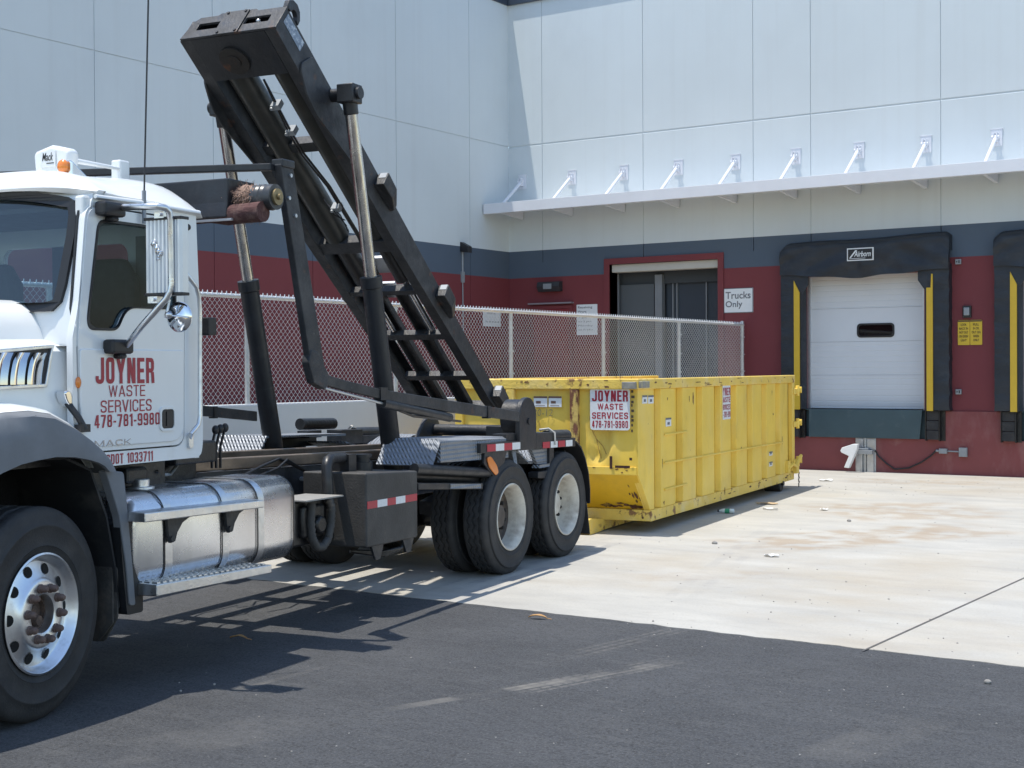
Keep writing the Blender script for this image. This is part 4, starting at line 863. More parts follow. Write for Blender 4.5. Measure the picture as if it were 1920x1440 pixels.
# ---- fuel tank with steps
def tsec(s, g=0, r=.155): return [(s,a,b) for a,b in rrect(.56-g,1.20+g,.575-g,1.165+g,[r+g*.5,r+g*.5,r+g*.5,r+g*.5],7)]
tk = B(); tk.loft([tsec(.72,-.06,.17),tsec(.735,-.02,.19),tsec(.765),tsec(2.38),tsec(2.415,-.015,.19),tsec(2.44,-.06,.17)]); tank = tk.build('fuel_tank', ALU, truck, 50)
for s0 in (.99,1.56,1.95,2.36):
    q = B(); q.loft([tsec(s0,.004),tsec(s0+(.07 if s0 < 2 else .02),.004)],caps=False); q.build('tank_strap', ALUW if s0 < 2.2 else GREASEM, tank, 50)
    if s0 < 2.2: q = B(); q.loft([tsec(s0-.014,.007),tsec(s0-.001,.007)],caps=False); q.build('strap_rubber', BLACKINK, tank, 50)
q = B(); q.cyl((1.13,.90,1.16),(1.13,.90,1.225),.055,n=20); q.cyl((1.13,.90,1.155),(1.13,.90,1.18),.085,n=20); q.build('fuel_cap', ALUW, tank, 40, bevel=.005)
q = B(); q.loft([[(.66,1.20,1.015),(.66,1.33,1.015),(.66,1.33,1.07),(.66,1.20,1.075)],[(1.845,1.20,.995),(1.845,1.33,.995),(1.845,1.33,1.045),(1.845,1.20,1.05)]]); q.build('upper_step', ALUW, tank, 0, bevel=.006)
for s0 in (1.02,1.60):
    q = B(); q.prism([(s0-.045,1.01),(s0+.20,1.005),(s0+.10,.965),(s0+.05,.91),(s0+.03,.86),(s0-.01,.85),(s0-.03,.9)], SZ, 1.212,1.235); q.cyl((s0+.0,1.235,.875),(s0+.0,1.245,.875),.02,n=10); q.build('step_bracket', BLACKR, tank, 0)
q = B(); q.loft([[(.76,1.12,.56),(.76,1.33,.565),(.76,1.33,.635),(.76,1.12,.64)],[(1.925,1.12,.545),(1.925,1.33,.55),(1.925,1.33,.605),(1.925,1.12,.61)]]); ls = q.build('lower_step', ALUW, tank, 0, bevel=.006)
q = B()
for i in range(20):
    for j in range(3): q.box(.79+i*.056,.82+i*.056,1.15+j*.058,1.19+j*.058,.634-.0012*i,.644-.00145*i)
q.build('step_grip', ALUW, ls, 0)
q = B(); q.prism(rnd([(.60,1.0),(.70,1.03),(.70,.78),(.76,.66),(.80,.60),(.80,.46),(.66,.46),(.63,.7)],.02), SZ, .70, 1.19); q.build('step_side_plate', mat('black_step_bracket',(.012,.013,.015),.5,0,.2,6), tank, 0)

# ---- chassis
zt_ = lambda s: 1.262-.0255*(s-2.4)
for sg_ in (1,-1):
    q = B(); q.loft([[(s,sg_*.37,zt_(s)-.085),(s,sg_*.455,zt_(s)-.085),(s,sg_*.455,zt_(s)),(s,sg_*.37,zt_(s))] for s in (1.55,7.9)]); q.build('subframe_rail', RAILTOP if sg_ > 0 else RAILTOP, truck, 0, bevel=.008)
    q = B(); q.loft([[(s,sg_*.34,zt_(s)-.40),(s,sg_*.43,zt_(s)-.40),(s,sg_*.43,zt_(s)-.388),(s,sg_*.352,zt_(s)-.388),(s,sg_*.352,zt_(s)-.112),(s,sg_*.43,zt_(s)-.112),(s,sg_*.43,zt_(s)-.10),(s,sg_*.34,zt_(s)-.10)][::1] for s in (-.9,7.7)])
    q.loft([[(s,sg_*.425,zt_(s)-.39),(s,sg_*.432,zt_(s)-.39),(s,sg_*.432,zt_(s)-.10),(s,sg_*.425,zt_(s)-.10)] for s in (-.9,7.7)]); fr = q.build('chassis_rail', BLACKR, truck, 0)
    if sg_ > 0:
        for s0 in (2.35,2.6,2.66,3.0,3.06,3.6,3.66,4.3):
            q = B(); q.cyl((s0,.43,zt_(s0)-.2),(s0,.455,zt_(s0)-.2),.018,n=6); q.build('frame_bolt', GALV, fr, 0)
q = B()
for s0 in (1.6,2.6,3.6,4.6,5.6,6.6,7.6): B().box(s0,s0+.12,-.36,.36,zt_(s0)-.34,zt_(s0)-.10).build('crossmember', GREASEM, truck, 0)
B().box(5.7,7.4,-.30,.30,.42,.72).build('axle_carrier', GREASEM, truck, 0)
q = B()
for s0 in (5.9,7.21): q.cyl((s0,-.95,.52),(s0,.95,.52),.10,n=14); q.ball((s0,0,.52),.24,12)
q.tube([(2.0,0,.7),(5.7,0,.55)],.06,10); q.build('drive_axle', GREASEM, truck, 50)
for sg_ in (1,-1):
    q = B(); q.loft([[(s,sg_*.43,z-.06),(s,sg_*.56,z-.06),(s,sg_*.56,z+.06),(s,sg_*.43,z+.06)] for s,z in ((5.55,.62),(6.1,.72),(6.55,.78),(7.0,.72),(7.55,.62))]); q.build('walking_beam', GREASEM, truck, 30)
# rear clutter behind the cab: valve box, levers, hoses, air tank
q = B(); q.box(1.66,2.1,.35,.75,1.27,1.42); q.box(1.72,1.95,.40,.70,1.42,1.50); q.box(1.58,2.2,-.2,.50,1.0,1.30); q.build('valve_box', GREASEM, truck, 0, bevel=.015)
for k in range(3):
    s,z = tl(397+8*k,838,.62); s2_,z2_ = tl(404+9*k,806-2*k,.62); q = B(); q.tube([(s,.62,z-.15),(s,.62,z),(s2_,.62,z2_)],.010,6); q.ball((s2_,.62,z2_),.026,8,(1,1,1.3)); q.build('control_lever', BLACKINK, truck, 60)
r_ = random.Random(3)
for k in range(9):
    s0 = r_.uniform(1.7,3.4); t0 = r_.uniform(-.3,.6); L_ = r_.uniform(.4,1.2); z0 = 1.0+r_.uniform(.06,.12)
    q = B(); q.tube([(s0,t0,z0),(s0+L_*.25,t0+.04,z0+r_.uniform(.02,.08)),(s0+L_*.6,t0-.05,z0+r_.uniform(.0,.1)),(s0+L_,t0,z0-.05)],.011,6); q.build('hydraulic_hose', BLACKINK, truck, 60)
for k in range(7):
    s0 = .75+k*.11; q = B(); q.tube([(s0,.5,1.26),(s0+.1,.75+.03*(k%3),1.22+.03*(k%2)),(s0+.35,.62,1.20),(s0+.6,.5,1.27)],.012,6); q.build('cab_hose', GREASEM if k%3 else GREYBOX, truck, 60)
q = B(); q.box(.7,1.5,.35,.80,1.1,1.33); q.box(1.0,1.2,.8,.9,1.2,1.3); q.build('cab_mount', GREASEM, truck, 0, bevel=.02)
q = B(); q.cyl((5.15,-.62,1.40),(5.72,-.62,1.385),.055,n=14); q.build('air_cylinder', GREASEM, truck, 40)
# ---- hydraulic tank
q = B(); q.loft([[(3.35,.62,.54),(3.35,1.2,.54),(3.35,1.2,1.115),(3.35,.62,1.115)],[(4.15,.62,.535),(4.15,1.2,.535),(4.15,1.2,1.08),(4.15,.62,1.08)]]); ht = q.build('hydraulic_tank', DUSTY, truck, 0, bevel=.016, seg=3)
for s0 in (3.52,4.0):
    q = B(); q.prism([(s0-.08,.545),(s0+.10,.545),(s0+.05,.43),(s0-.02,.43)], SZ, 1.17,1.19); q.build('tank_foot', BLACKR, ht, 0)
for k,(a,b,m) in enumerate(((0,.19,REDTAPE),(.19,.38,WHITETAPE),(.38,.55,REDTAPE),(.55,.74,WHITETAPE),(.74,.985,REDTAPE))):
    a_ = 3.36+.785*a; b_ = 3.36+.785*b; za = lambda s: .826+.0*(s-3.36)
    q = B(); q.box(a_,b_,1.2015,1.2035,.838,.895); q.build('reflective_tape', m, ht, 0)
q = B(); q.cyl((3.85,.85,1.09),(3.85,.85,1.16),.09,n=18); q.cyl((3.85,.85,1.16),(3.85,.85,1.20),.07,n=18); q.cyl((3.85,.85,1.20),(3.85,.85,1.225),.085,n=18); q.box(3.55,3.66,.75,.92,1.09,1.24); q.build('filler_cap', BLACK, ht, 40)
q = B(); q.tube([(3.6,.85,1.21),(3.28,.93,1.225),(3.20,.95,1.21),(3.17,.96,1.17),(3.17,.97,1.0),(3.18,.97,.90)],.042,10); q.build('suction_pipe', BLACK, ht, 60)
path = []
for k in range(22):
    an = rad(200+320*k/21*.98); path.append((3.02+.13*math.cos(an+rad(10)), 1.02, .80+.20*math.sin(an+rad(10))))
path = [(2.90,1.0,.92),(2.885,1.0,.78),(2.90,1.0,.66),(2.96,1.0,.585),(3.04,1.0,.575),(3.12,1.0,.63),(3.16,1.0,.74),(3.17,1.0,.86),(3.165,.97,.95)]
pp = []
for k in range(len(path)-1):
    for j in range(6):
        u = j/6; pp.append(tuple(path[k][i]+(path[k+1][i]-path[k][i])*u for i in range(3)))
q = B(); q.tube(pp,[.036 if k%2 else .030 for k in range(len(pp))],10); q.build('suction_hose', mat('ribbed_grey_hose',(.06,.058,.056),.7,0,.2,20), ht, 60)
q = B(); q.box(2.62,3.12,.80,1.14,.955,.965); q.build('shelf_plate', mat('dusty_shelf_plate',(.30,.29,.27),.6,.2,.1,6), truck, 0)
q = B(); q.box(2.72,3.3,.55,.95,.60,.94); q.box(2.8,3.1,.93,.99,.66,.9); q.cyl((3.0,.95,.75),(3.0,1.03,.75),.07,n=12); q.build('battery_box', GREASEM, truck, 30, bevel=.02)
for k in range(3):
    q = B(); q.tube([(4.15,1.0+.05*k,.72),(4.28,1.02+.04*k,.66),(4.31+.02*k,1.02,.52),(4.22,1.0,.43),(4.02,.95,.42-.015*k),(3.75,.8,.45)],.016,8); q.build('tank_hose', GREASEM, ht, 60)
# ================================================================== wheels
def tyre_prof(R, wdt, r0, steer):
    # closed cross-section (radius, axial) axial 0 = outer sidewall
    sh = R-.028
    return [(r0-.004,-.03),(r0+.03,-.012),(r0+.055,-.006),(r0+.060,-.001),(r0+.066,-.004),(r0+.10,0),(r0+.16,-.002),(r0+.166,.003),(r0+.174,.002),(r0+.18,-.004),(sh-.03,-.012),(sh,-.022),(R-.006,-.036),(R,-.05)] + \
           [(R,-.05-(wdt-.10)*u) for u in (.14,)] + [(R-.014,-.05-(wdt-.10)*.17),(R-.014,-.05-(wdt-.10)*.22),(R,-.05-(wdt-.10)*.25),(R,-.05-(wdt-.10)*.44),(R-.014,-.05-(wdt-.10)*.47),(R-.014,-.05-(wdt-.10)*.53),(R,-.05-(wdt-.10)*.56),(R,-.05-(wdt-.10)*.75),(R-.014,-.05-(wdt-.10)*.78),(R-.014,-.05-(wdt-.10)*.83),(R,-.05-(wdt-.10)*.86)] + \
           [(R,-wdt+.05),(R-.006,-wdt+.036),(sh,-wdt+.022),(sh-.03,-wdt+.012),(r0+.16,-wdt+.002),(r0+.10,-wdt),(r0+.03,-wdt+.012),(r0-.004,-wdt+.03)]
def make_tyre(o, ax, R, wdt, r0, name, parent, lug, nseg=120):
    mb = MB(); pr = tyre_prof(R, wdt, r0, 0); n = nseg
    def wob(k, j):
        if 14 <= k <= 25 and abs(pr[k][0]-R) < .02 and k not in (14,): return lug*(1 if (j//2) % 2 else -1)
        return 0
    mb.lathe(pr, o, ax, n, wob, closed=True)
    # shoulder notches
    ax_ = Vector(ax).normalized(); x = Vector((0,0,1)); x = (x-ax_*x.dot(ax_)).normalized(); y = ax_.cross(x); o_ = Vector(o)
    return mb.build(name, RUBBER, parent, 55)
def front_wheel(sg_):
    e = empty('front_wheel', TR(-.075, sg_*1.03, .585), 0, truck); e.rotation_euler = (0,0,rad(9.0))
    ax = Vector((0,sg_,0)); o = ax*.19
    make_tyre(o, ax, .583, .40, .31, 'tyre', e, .006, 120)
    mb = MB(); pr = [(.306,-.10),(.312,-.02),(.330,-.008),(.332,-.001),(.322,.004),(.312,-.004),(.300,-.045),(.285,-.055),(.205,-.030),(.192,-.012),(.186,-.004),(.175,.0),(.112,.0),(.105,-.006),(.102,-.06)]
    mb.lathe(pr, o, ax, 64); rim = mb.build('rim', RIMALU, e, 45)
    x = Vector((0,0,1)); y = ax.cross(x)
    for k in range(10):
        q = MB(); an = 2*math.pi*(k+.5)/10; c = o+(x*math.cos(an)+y*math.sin(an))*.247+ax*(-.041); nrm = (ax-(x*math.cos(an)+y*math.sin(an))*.29).normalized() if False else ax
        rr = (x*math.cos(an)+y*math.sin(an)); tg = ax.cross(rr); tilt = (ax+rr*.31).normalized(); ru = (rr-tilt*rr.dot(tilt)).normalized()
        q.add([tuple(c+tilt*.0025+(ru*math.cos(2*math.pi*j/16)+tg*math.sin(2*math.pi*j/16))*.031) for j in range(16)]); q.f.append(list(range(len(q.v)-16,len(q.v)))); q.build('hand_hole_disc', HOLESHADE, rim, 0)  # flat disc on the rim, hole shade painted on, no real opening
    for k in range(10):
        an = 2*math.pi*k/10+.2; c = o+(x*math.cos(an)+y*math.sin(an))*.143
        q = MB(); q.lathe([(0,.052),(.012,.050),(.019,.040),(.021,.030),(.021,.012),(.026,.010),(.026,-.002)], c, ax, 12); q.build('wheel_nut', LUGM, rim, 30)
    q = MB(); q.lathe([(.104,-.058),(.085,-.05),(.078,-.075),(.045,-.08),(.04,-.06),(.0,-.058)], o, ax, 28); q.lathe([(.0,.012),(.028,.008),(.035,-.055)], o+y*.045*sg_-x*.03, ax, 10); q.build('hub', HUBBROWN, rim, 40)
    return e
front_wheel(1); front_wheel(-1)
def dual_wheel(s0, sg_, R):
    e = empty('rear_wheel', TR(s0, sg_*1.22, R), 0, truck); ax = Vector((0,sg_,0)); o = Vector((0,0,0))
    make_tyre(o, ax, R, .275, .295, 'tyre', e, .010, 132); make_tyre(o-ax*.335, ax, R, .275, .295, 'tyre', e, .010, 132)
    mb = MB(); mb.lathe([(.292,-.10),(.300,-.03),(.312,-.012),(.313,-.004),(.303,.0),(.294,-.008),(.284,-.03),(.272,-.05),(.266,-.10),(.262,-.165)]+([(.252,-.19),(.215,-.20),(.20,-.202)] if s0 > 6.5 else []), o, ax, 56); rim = mb.build('rim', RIMPAINT, e, 45)
    mb = MB(); mb.lathe(([] if s0 > 6.5 else [(.2625,-.165),(.252,-.19),(.215,-.20)])+[(.205,-.201),(.19,-.196),(.178,-.186),(.168,-.178),(.118,-.176),(.112,-.15),(.104,-.125),(.085,-.118),(.0,-.116)], o, ax, 40)
    x = Vector((0,0,1)); y = ax.cross(x)
    mb.build('hub', RIMPAINT if s0 > 6.5 else RIMBROWN, rim, 40)
    q = MB()
    for k in range(10):
        an = 2*math.pi*k/10; c = o+(x*math.cos(an)+y*math.sin(an))*.143-ax*.178; q.lathe([(0,.05),(.012,.05),(.017,.042),(.018,.0)], c, ax, 8)
    q.build('wheel_stud', mat('dark_stud_steel',(.03,.028,.027),.6,.3,.2,20), rim, 30)
    mb = MB(); mb.lathe([(.292,-.10),(.292,-.50)], o, ax, 40); mb.build('inner_rim', RIMPAINT, rim, 45)
    return e
for s0 in (5.90,7.21):
    for sg_ in (1,-1): dual_wheel(s0, sg_, .532)

# ================================================================== rear fenders, bars
def rear_side(sg_):
    Rr = (lambda s,t,z: Vector((-s,sg_*t,z))); R0 = Rr; sh = 0 if sg_ > 0 else -.7; Rt = (lambda s,t,z: Vector((-(s+sh),sg_*t,z)))
    q = MB(Rr); q.loft([[(s,.62,z),(s,1.12,z),(s,1.16,z-.02),(s,1.16,z-d),(s,1.13,z-d),(s,1.13,z-.03),(s,.62,z-.02)] for s,z,d in ((4.62,1.315,.2),(5.95,1.277,.2))])
    q.loft([[(4.46,.62,1.10),(4.46,1.12,1.10),(4.48,1.16,1.09),(4.49,1.15,1.09),(4.47,.62,1.09)],[(4.62,.62,1.316),(4.62,1.12,1.316),(4.62,1.16,1.295),(4.63,1.15,1.295),(4.63,.62,1.296)]])
    fd = q.build('rear_fender', DIAMOND, truck, 25)
    q = MB(Rr); q.loft([[(s,.62,z),(s,1.10,z),(s,1.10,z-.02),(s,.62,z-.02)] for s,z in ((5.95,1.20),(6.3,1.12),(6.55,1.0),(6.85,1.0),(7.0,1.12),(7.3,1.20),(7.55,1.20),(7.62,1.17))])
    q.prism([(6.50,1.14),(6.90,1.13),(6.875,.965),(6.64,.975),(6.58,1.05)], SZ, 1.10,1.14); q.box(6.63,6.88,1.09,1.17,.935,.965); q.build('fender_link_plate', DIAMOND, fd, 20)
    q = MB(Rr); q.prism(rnd([(6.88,1.13),(6.985,1.13),(6.985,.82),(6.90,.81),(6.6,.84),(6.6,.90),(6.88,.90)],.01), SZ, 1.06,1.17); q.build('fender_bracket', BLACK, truck, 0, bevel=.006)
    q = MB(Rr); secs = [[(s,.66,z),(s,1.19,z),(s+.012,1.19,z+.012),(s+.012,.66,z+.012)] for s,z in ((7.30,1.16),(7.50,1.15),(7.64,1.08),(7.75,.96),(7.84,.80),(7.88,.62),(7.875,.48))]
    q.loft(secs); q.build('rear_mudguard', BLACKINK, truck, 50)
    q = MB(Rr); q.loft([[(7.80,.66,.50),(7.80,1.18,.50),(7.815,1.18,.5),(7.815,.66,.5)],[(7.84,.66,.16),(7.84,1.20,.16),(7.855,1.20,.16),(7.855,.66,.16)]]); q.build('rear_mudflap', RUBBER, truck, 0)
    q = MB(Rr); q.tube([(4.2,1.14,1.09),(5.66,1.14,.955)],.045,14); q.tube([(4.2,1.02,1.03),(5.6,1.02,.90)],.05,10); q.build('side_tube', BLACK, truck, 50)
    q = MB(Rr); q.loft([[(4.2,1.0,.92),(4.2,1.18,.92),(4.2,1.18,.975),(4.2,1.0,.975)],[(5.38,1.0,.83),(5.38,1.18,.83),(5.38,1.18,.885),(5.38,1.0,.885)]]); q.build('side_step_rail', BLACK, truck, 0, bevel=.006)
    q = MB(Rr); q.loft([[(4.75,1.182,.885),(4.75,1.186,.885),(4.75,1.186,.925),(4.75,1.182,.925)],[(5.33,1.182,.842),(5.33,1.186,.842),(5.33,1.186,.88),(5.33,1.182,.88)]]); q.build('step_tread_strip', DIAMOND, truck, 0)
    # bar with reflective tape
    q = MB(Rr); q.loft([[(5.30,1.08,1.155),(5.30,1.20,1.155),(5.30,1.20,1.245),(5.30,1.08,1.245)],[(6.13,1.08,1.14),(6.13,1.20,1.14),(6.13,1.20,1.225),(6.13,1.08,1.225)]]); q.loft([[(5.90,1.02,1.228),(5.90,1.16,1.228),(5.90,1.16,1.30),(5.90,1.02,1.30)],[(6.13,1.02,1.226),(6.13,1.16,1.226),(6.13,1.16,1.30),(6.13,1.02,1.30)]])
    q.prism([(5.40,1.155),(5.86,1.15),(5.78,1.0),(5.72,.90),(5.62,.90),(5.38,1.06)], SZ, 1.165,1.19); bar = q.build('fender_bar', BLACK, truck, 0, bevel=.004)
    q = MB(Rr); q.prism(rnd([(5.42,1.11),(5.50,1.12),(5.62,1.03),(5.66,.96),(5.60,.935),(5.47,1.02)],.03), SZ, 1.19,1.205); q.build('side_marker', AMBER, bar, 30, bevel=.005)
    for k in range(4):
        a = 5.42+k*.175; b = a+.175; zz = lambda s: 1.165-.018*(s-5.3)
        q = MB(Rr); q.loft([[(a,1.2025,zz(a)),(a,1.2045,zz(a)),(a,1.2045,zz(a)+.065),(a,1.2025,zz(a)+.065)],[(b,1.2025,zz(b)),(b,1.2045,zz(b)),(b,1.2045,zz(b)+.065),(b,1.2025,zz(b)+.065)]]); q.build('reflective_tape', REDTAPE if k%2==0 else WHITETAPE, bar, 0)
    # pivot plate + spring housing
    out = [(6.10,1.25),(6.22,1.25),(6.22,1.58),(6.10,1.58)] if sg_ < 0 else [(6.12,1.135),(6.50,1.13)]+[(6.31+.19*math.cos(rad(a)),1.445+.19*math.sin(rad(a))) for a in range(0,181,15)]
    q = MB(Rt); q.prism(out, SZ, 1.15,1.20); pv = q.build('tarp_pivot_plate', BLACK, truck, 30, bevel=.006)
    out2 = [(6.31+.175*math.cos(rad(a)),1.44+.175*math.sin(rad(a))) for a in range(0,360,15)]
    if sg_ > 0: q = MB(Rt); q.prism(out2, SZ, .98,1.149); q.box(6.2,6.42,.8,1.1,1.13,1.36); q.build('spring_housing', BLACK, pv, 30, bevel=.008)
    q = MB(Rt); q.cyl((6.32,1.20,1.405),(6.32,1.212,1.405),.032,n=6); q.build('pivot_bolt', BLACK, pv, 0)
    q = MB(Rr); q.loft([[(6.50,1.02,1.135),(6.50,1.20,1.135),(6.50,1.20,1.285),(6.50,1.02,1.285)],[(6.92,1.02,1.125),(6.92,1.20,1.125),(6.92,1.20,1.275),(6.92,1.02,1.275)]])
    q.loft([[(6.92,1.02,1.12),(6.92,1.195,1.12),(6.92,1.195,1.21),(6.92,1.02,1.21)],[(7.48,1.02,1.105),(7.48,1.195,1.105),(7.48,1.195,1.195),(7.48,1.02,1.195)]]); q.cyl((6.90,1.12,1.235),(7.42,1.12,1.22),.06,n=16)
    b2 = q.build('rear_fender_bar', BLACK, truck, 40, bevel=.004)
    for k in range(4):
        a = 6.64+k*.19; b = a+.17; zz = lambda s: 1.128-.018*(s-6.64)
        q = MB(Rr); q.loft([[(a,1.2025,zz(a)),(a,1.2045,zz(a)),(a,1.2045,zz(a)+.062),(a,1.2025,zz(a)+.062)],[(b,1.2025,zz(b)),(b,1.2045,zz(b)),(b,1.2045,zz(b)+.062),(b,1.2025,zz(b)+.062)]]); q.build('reflective_tape', REDTAPE if k%2==0 else WHITETAPE, b2, 0)
    q = MB(Rr)
    for k in range(3): q.tube([(6.0+.03*k,1.17,1.17),(6.02+.02*k,1.19,1.02),(5.9,1.19,.93-.015*k),(5.74,1.18,.91)],.008,6)
    q.build('light_wiring', GREYBOX, bar, 60)
    q = MB(Rr); q.tube([(6.83,1.08,1.30),(6.9,1.15,1.31),(6.915,1.208,1.27),(6.915,1.215,1.15)],.011,6); q.build('wire_loop', mat('pale_wire',(.5,.48,.44),.5), b2, 60)
    # tarp arm
    def ap(px,py): s,z = tl(px,py,1.22); return (s,z)
    top = [ap(604,702),ap(640,713),ap(672,721),ap(704,729),ap(716,731),ap(845,752),ap(910,762),ap(968,771)]
    bot = [ap(604,722),ap(640,732),ap(672,739),ap(704,747),ap(716,750),ap(845,774),ap(910,782),ap(968,790)]
    q = MB(Rt); q.loft([[(a,1.21,b),(a,1.255,b),(c,1.255,d),(c,1.21,d)] for (a,b),(c,d) in zip(top,bot)]); lo_ = q.build('tarp_arm', BLACKR, truck, 0, bevel=.006)
    q = MB(Rt)
    for (a,b) in ((705,717),(907,911)):
        (s1,z1),(s2,z2) = ap(a,727+ (a-705)*.17), ap(b,750+(a-705)*.17); q.box(min(s1,s2),max(s1,s2)+.01,1.20,1.265,min(z1,z2)-.0,max(z1,z2))
    q.build('arm_sleeve', BLACK, lo_, 0)
    a = ap(606,728); b = ap(716,757); c = ap(840,783)
    if sg_ > 0: q = MB(Rt); q.tube([(a[0],1.235,a[1]),(b[0],1.235,b[1])],.011,8); q.build('gas_strut_rod', GALV, lo_, 60)
    if sg_ > 0: q = MB(Rt); q.tube([(b[0]-.02,1.235,b[1]+.005),(c[0],1.235,c[1])],.038,12); q.build('arm_cylinder', BLACK, lo_, 60)
    q = MB(Rt); d = ap(745,770); e_ = ap(860,790); q.tube([(d[0],1.24,d[1]),(d[0]+.2,1.25,d[1]-.05),(e_[0],1.24,e_[1])],.010,6); q.build('arm_hose', GREASEM, lo_, 60)
    v = [ap(584,712),ap(598,690),ap(553,310),ap(519,303)]
    L0,L1 = ap(578,700),ap(603,695); U0,U1 = ap(518,308),ap(541,306)
    q = MB(Rt); q.loft([[(U0[0],1.20,U0[1]),(U1[0],1.20,U1[1]),(U1[0],1.255,U1[1]),(U0[0],1.255,U0[1])],[(L0[0],1.20,L0[1]),(L1[0],1.20,L1[1]),(L1[0],1.255,L1[1]),(L0[0],1.255,L0[1])]])
    k1 = ap(560,640); k2 = ap(590,640); k3 = ap(606,702); k4 = ap(604,735); k5 = ap(582,716)
    q.prism([ap(575,655),ap(587,660),ap(607,700),ap(606,724),ap(600,730),ap(580,718),ap(570,680)], SZ, 1.196,1.262)
    up__ = q.build('tarp_upper_arm', BLACKR, truck, 0, bevel=.008)
    q = MB(Rt); c1 = ap(520,303); c2 = ap(543,318); q.box(c1[0],c2[0],1.17,1.265,c2[1],c1[1]+.02); q.build('arm_end_cap', BLACK, up__, 0, bevel=.008)
    for (px,py) in ((536,330),(533,372),(545,405)):
        p = ap(px,py); q = MB(Rt); q.cyl((p[0],1.25,p[1]),(p[0],1.268,p[1]),.014,n=8); q.build('arm_bolt', GALV, up__, 0)
    return ap
AP = rear_side(1); rear_side(-1)
cx = AP(516,313)
q = B(); q.loft([[(cx[0]-.7*(1.2-t)/2.4-.03,t,cx[1]-.024),(cx[0]-.7*(1.2-t)/2.4+.03,t,cx[1]-.024),(cx[0]-.7*(1.2-t)/2.4+.03,t,cx[1]+.024),(cx[0]-.7*(1.2-t)/2.4-.03,t,cx[1]+.024)] for t in (-1.2,1.2)]); q.build('tarp_cross_bar', BLACK, truck, 0, bevel=.006)
# tarp roller behind the cab
SR = 1.95
(t1,z1),(t2,z2) = ts(451,338,SR), ts(451,383,SR); z3 = ts(451,406,SR)[1]
q = B(); q.prism([(SR-.14,z1),(SR+.16,z1+.0),(SR+.18,z3),(SR-.17,z3-.02),(SR-.15,z2)], SZ, -1.12, t1); rb = q.build('tarp_roller_housing', BLACK, truck, 0, bevel=.01)
q = B(); q.box(SR-.185,SR-.165,-1.12,t1+.06,z3-.045,z3-.03); q.build('housing_trim', GALV, rb, 0)
zc = ts(478,372,SR)[1]
q = B(); r2 = random.Random(5); secs = []
for k in range(15):
    u = k/14; t = t1-.05+.22*u; secs.append([(SR+(.088+r2.uniform(-.012,.012)-.02*abs(u-.5))*math.cos(2*math.pi*j/24), t, zc+(.088+r2.uniform(-.012,.012)-.02*abs(u-.5))*math.sin(2*math.pi*j/24)) for j in range(24)])
q.loft(secs)
for k in range(420):
    an = r2.uniform(0,6.28); t = t1+r2.uniform(-.03,.15); rr = .085; L_ = r2.uniform(.03,.09)
    p = (SR+rr*math.cos(an), t, zc+rr*math.sin(an)); d = (math.cos(an)*L_*.5+r2.uniform(-.03,.03), r2.uniform(-.04,.04), math.sin(an)*L_*.5+r2.uniform(-.06,.02))
    q.tube([p,(p[0]+d[0],p[1]+d[1],p[2]+d[2]-.01)],[.0028,.0012],3,caps=False)
q.build('tarp_roll', BURLAP, truck, 60)
ta_ = t1+.13
q = B(); q.tube([(SR,ta_+.020*k,zc) for k in range(9)],[.088,.084,.09,.084,.09,.084,.089,.085,.086],28); rd2 = q.build('roller_drum', mat('worn_black_drum',(.04,.042,.045),.38,0,.25,10,[((.16,.15,.14),9,.55,.75)]), truck, 30)
q = B(); q.cyl((SR,ta_+.160,zc),(SR,ta_+.178,zc),.055,n=24); q.cyl((SR,ta_+.178,zc),(SR,ta_+.20,zc),.02,n=12); q.build('drum_motor', mat('dull_brass',(.28,.22,.12),.45,.6,.1,10), rd2, 40)
zz = ts(470,432,SR)[1]
q = B(); secs = []
for k in range(18):
    u = k/17; t = -1.1+(t1+.24+1.1)*u; rr = .05+r2.uniform(-.005,.005)+.018*(u>.88); secs.append([(SR-.08+rr*1.1*math.cos(2*math.pi*j/16), t, zz+.06+.05*u+rr*math.sin(2*math.pi*j/16)) for j in range(16)])
q.loft(secs); q.build('hanging_tarp', MAROONT, truck, 60)
q = B(); q.box(SR-.1,SR+.12,-.5,-.4,1.2,z3); q.box(SR-.1,SR+.12,.2,.3,1.2,z3); q.build('roller_stand', BLACK, truck, 0)

# ================================================================== HOIST
TH = rad(39.8); H0 = (3.42,4.76)
HF = lambda a,t,n: TR(H0[0]+a*math.cos(TH)+n*math.sin(TH), t, H0[1]-a*math.sin(TH)+n*math.cos(TH))
AN = lambda a,b,c: (a,c,b)
LEN = 5.12
hoist = None
def chan(sg_):
    o = [(.465,-.26),(.465,0),(.36,0),(.36,-.016),(.45,-.016),(.45,-.244),(.36,-.244),(.36,-.26)]
    q = B(HF); q.loft([[(a,sg_*t,n*k) for t,n in o] for a,k in ((0,1),(2.3,1),(4.4,.66),(4.75,.64),(LEN,.42))]); return q
rails = chan(1).build('hoist_rail', BLACKR, truck, 0, bevel=.004); hoist = rails
chan(-1).build('hoist_rail', BLACKR, truck, 0, bevel=.004)
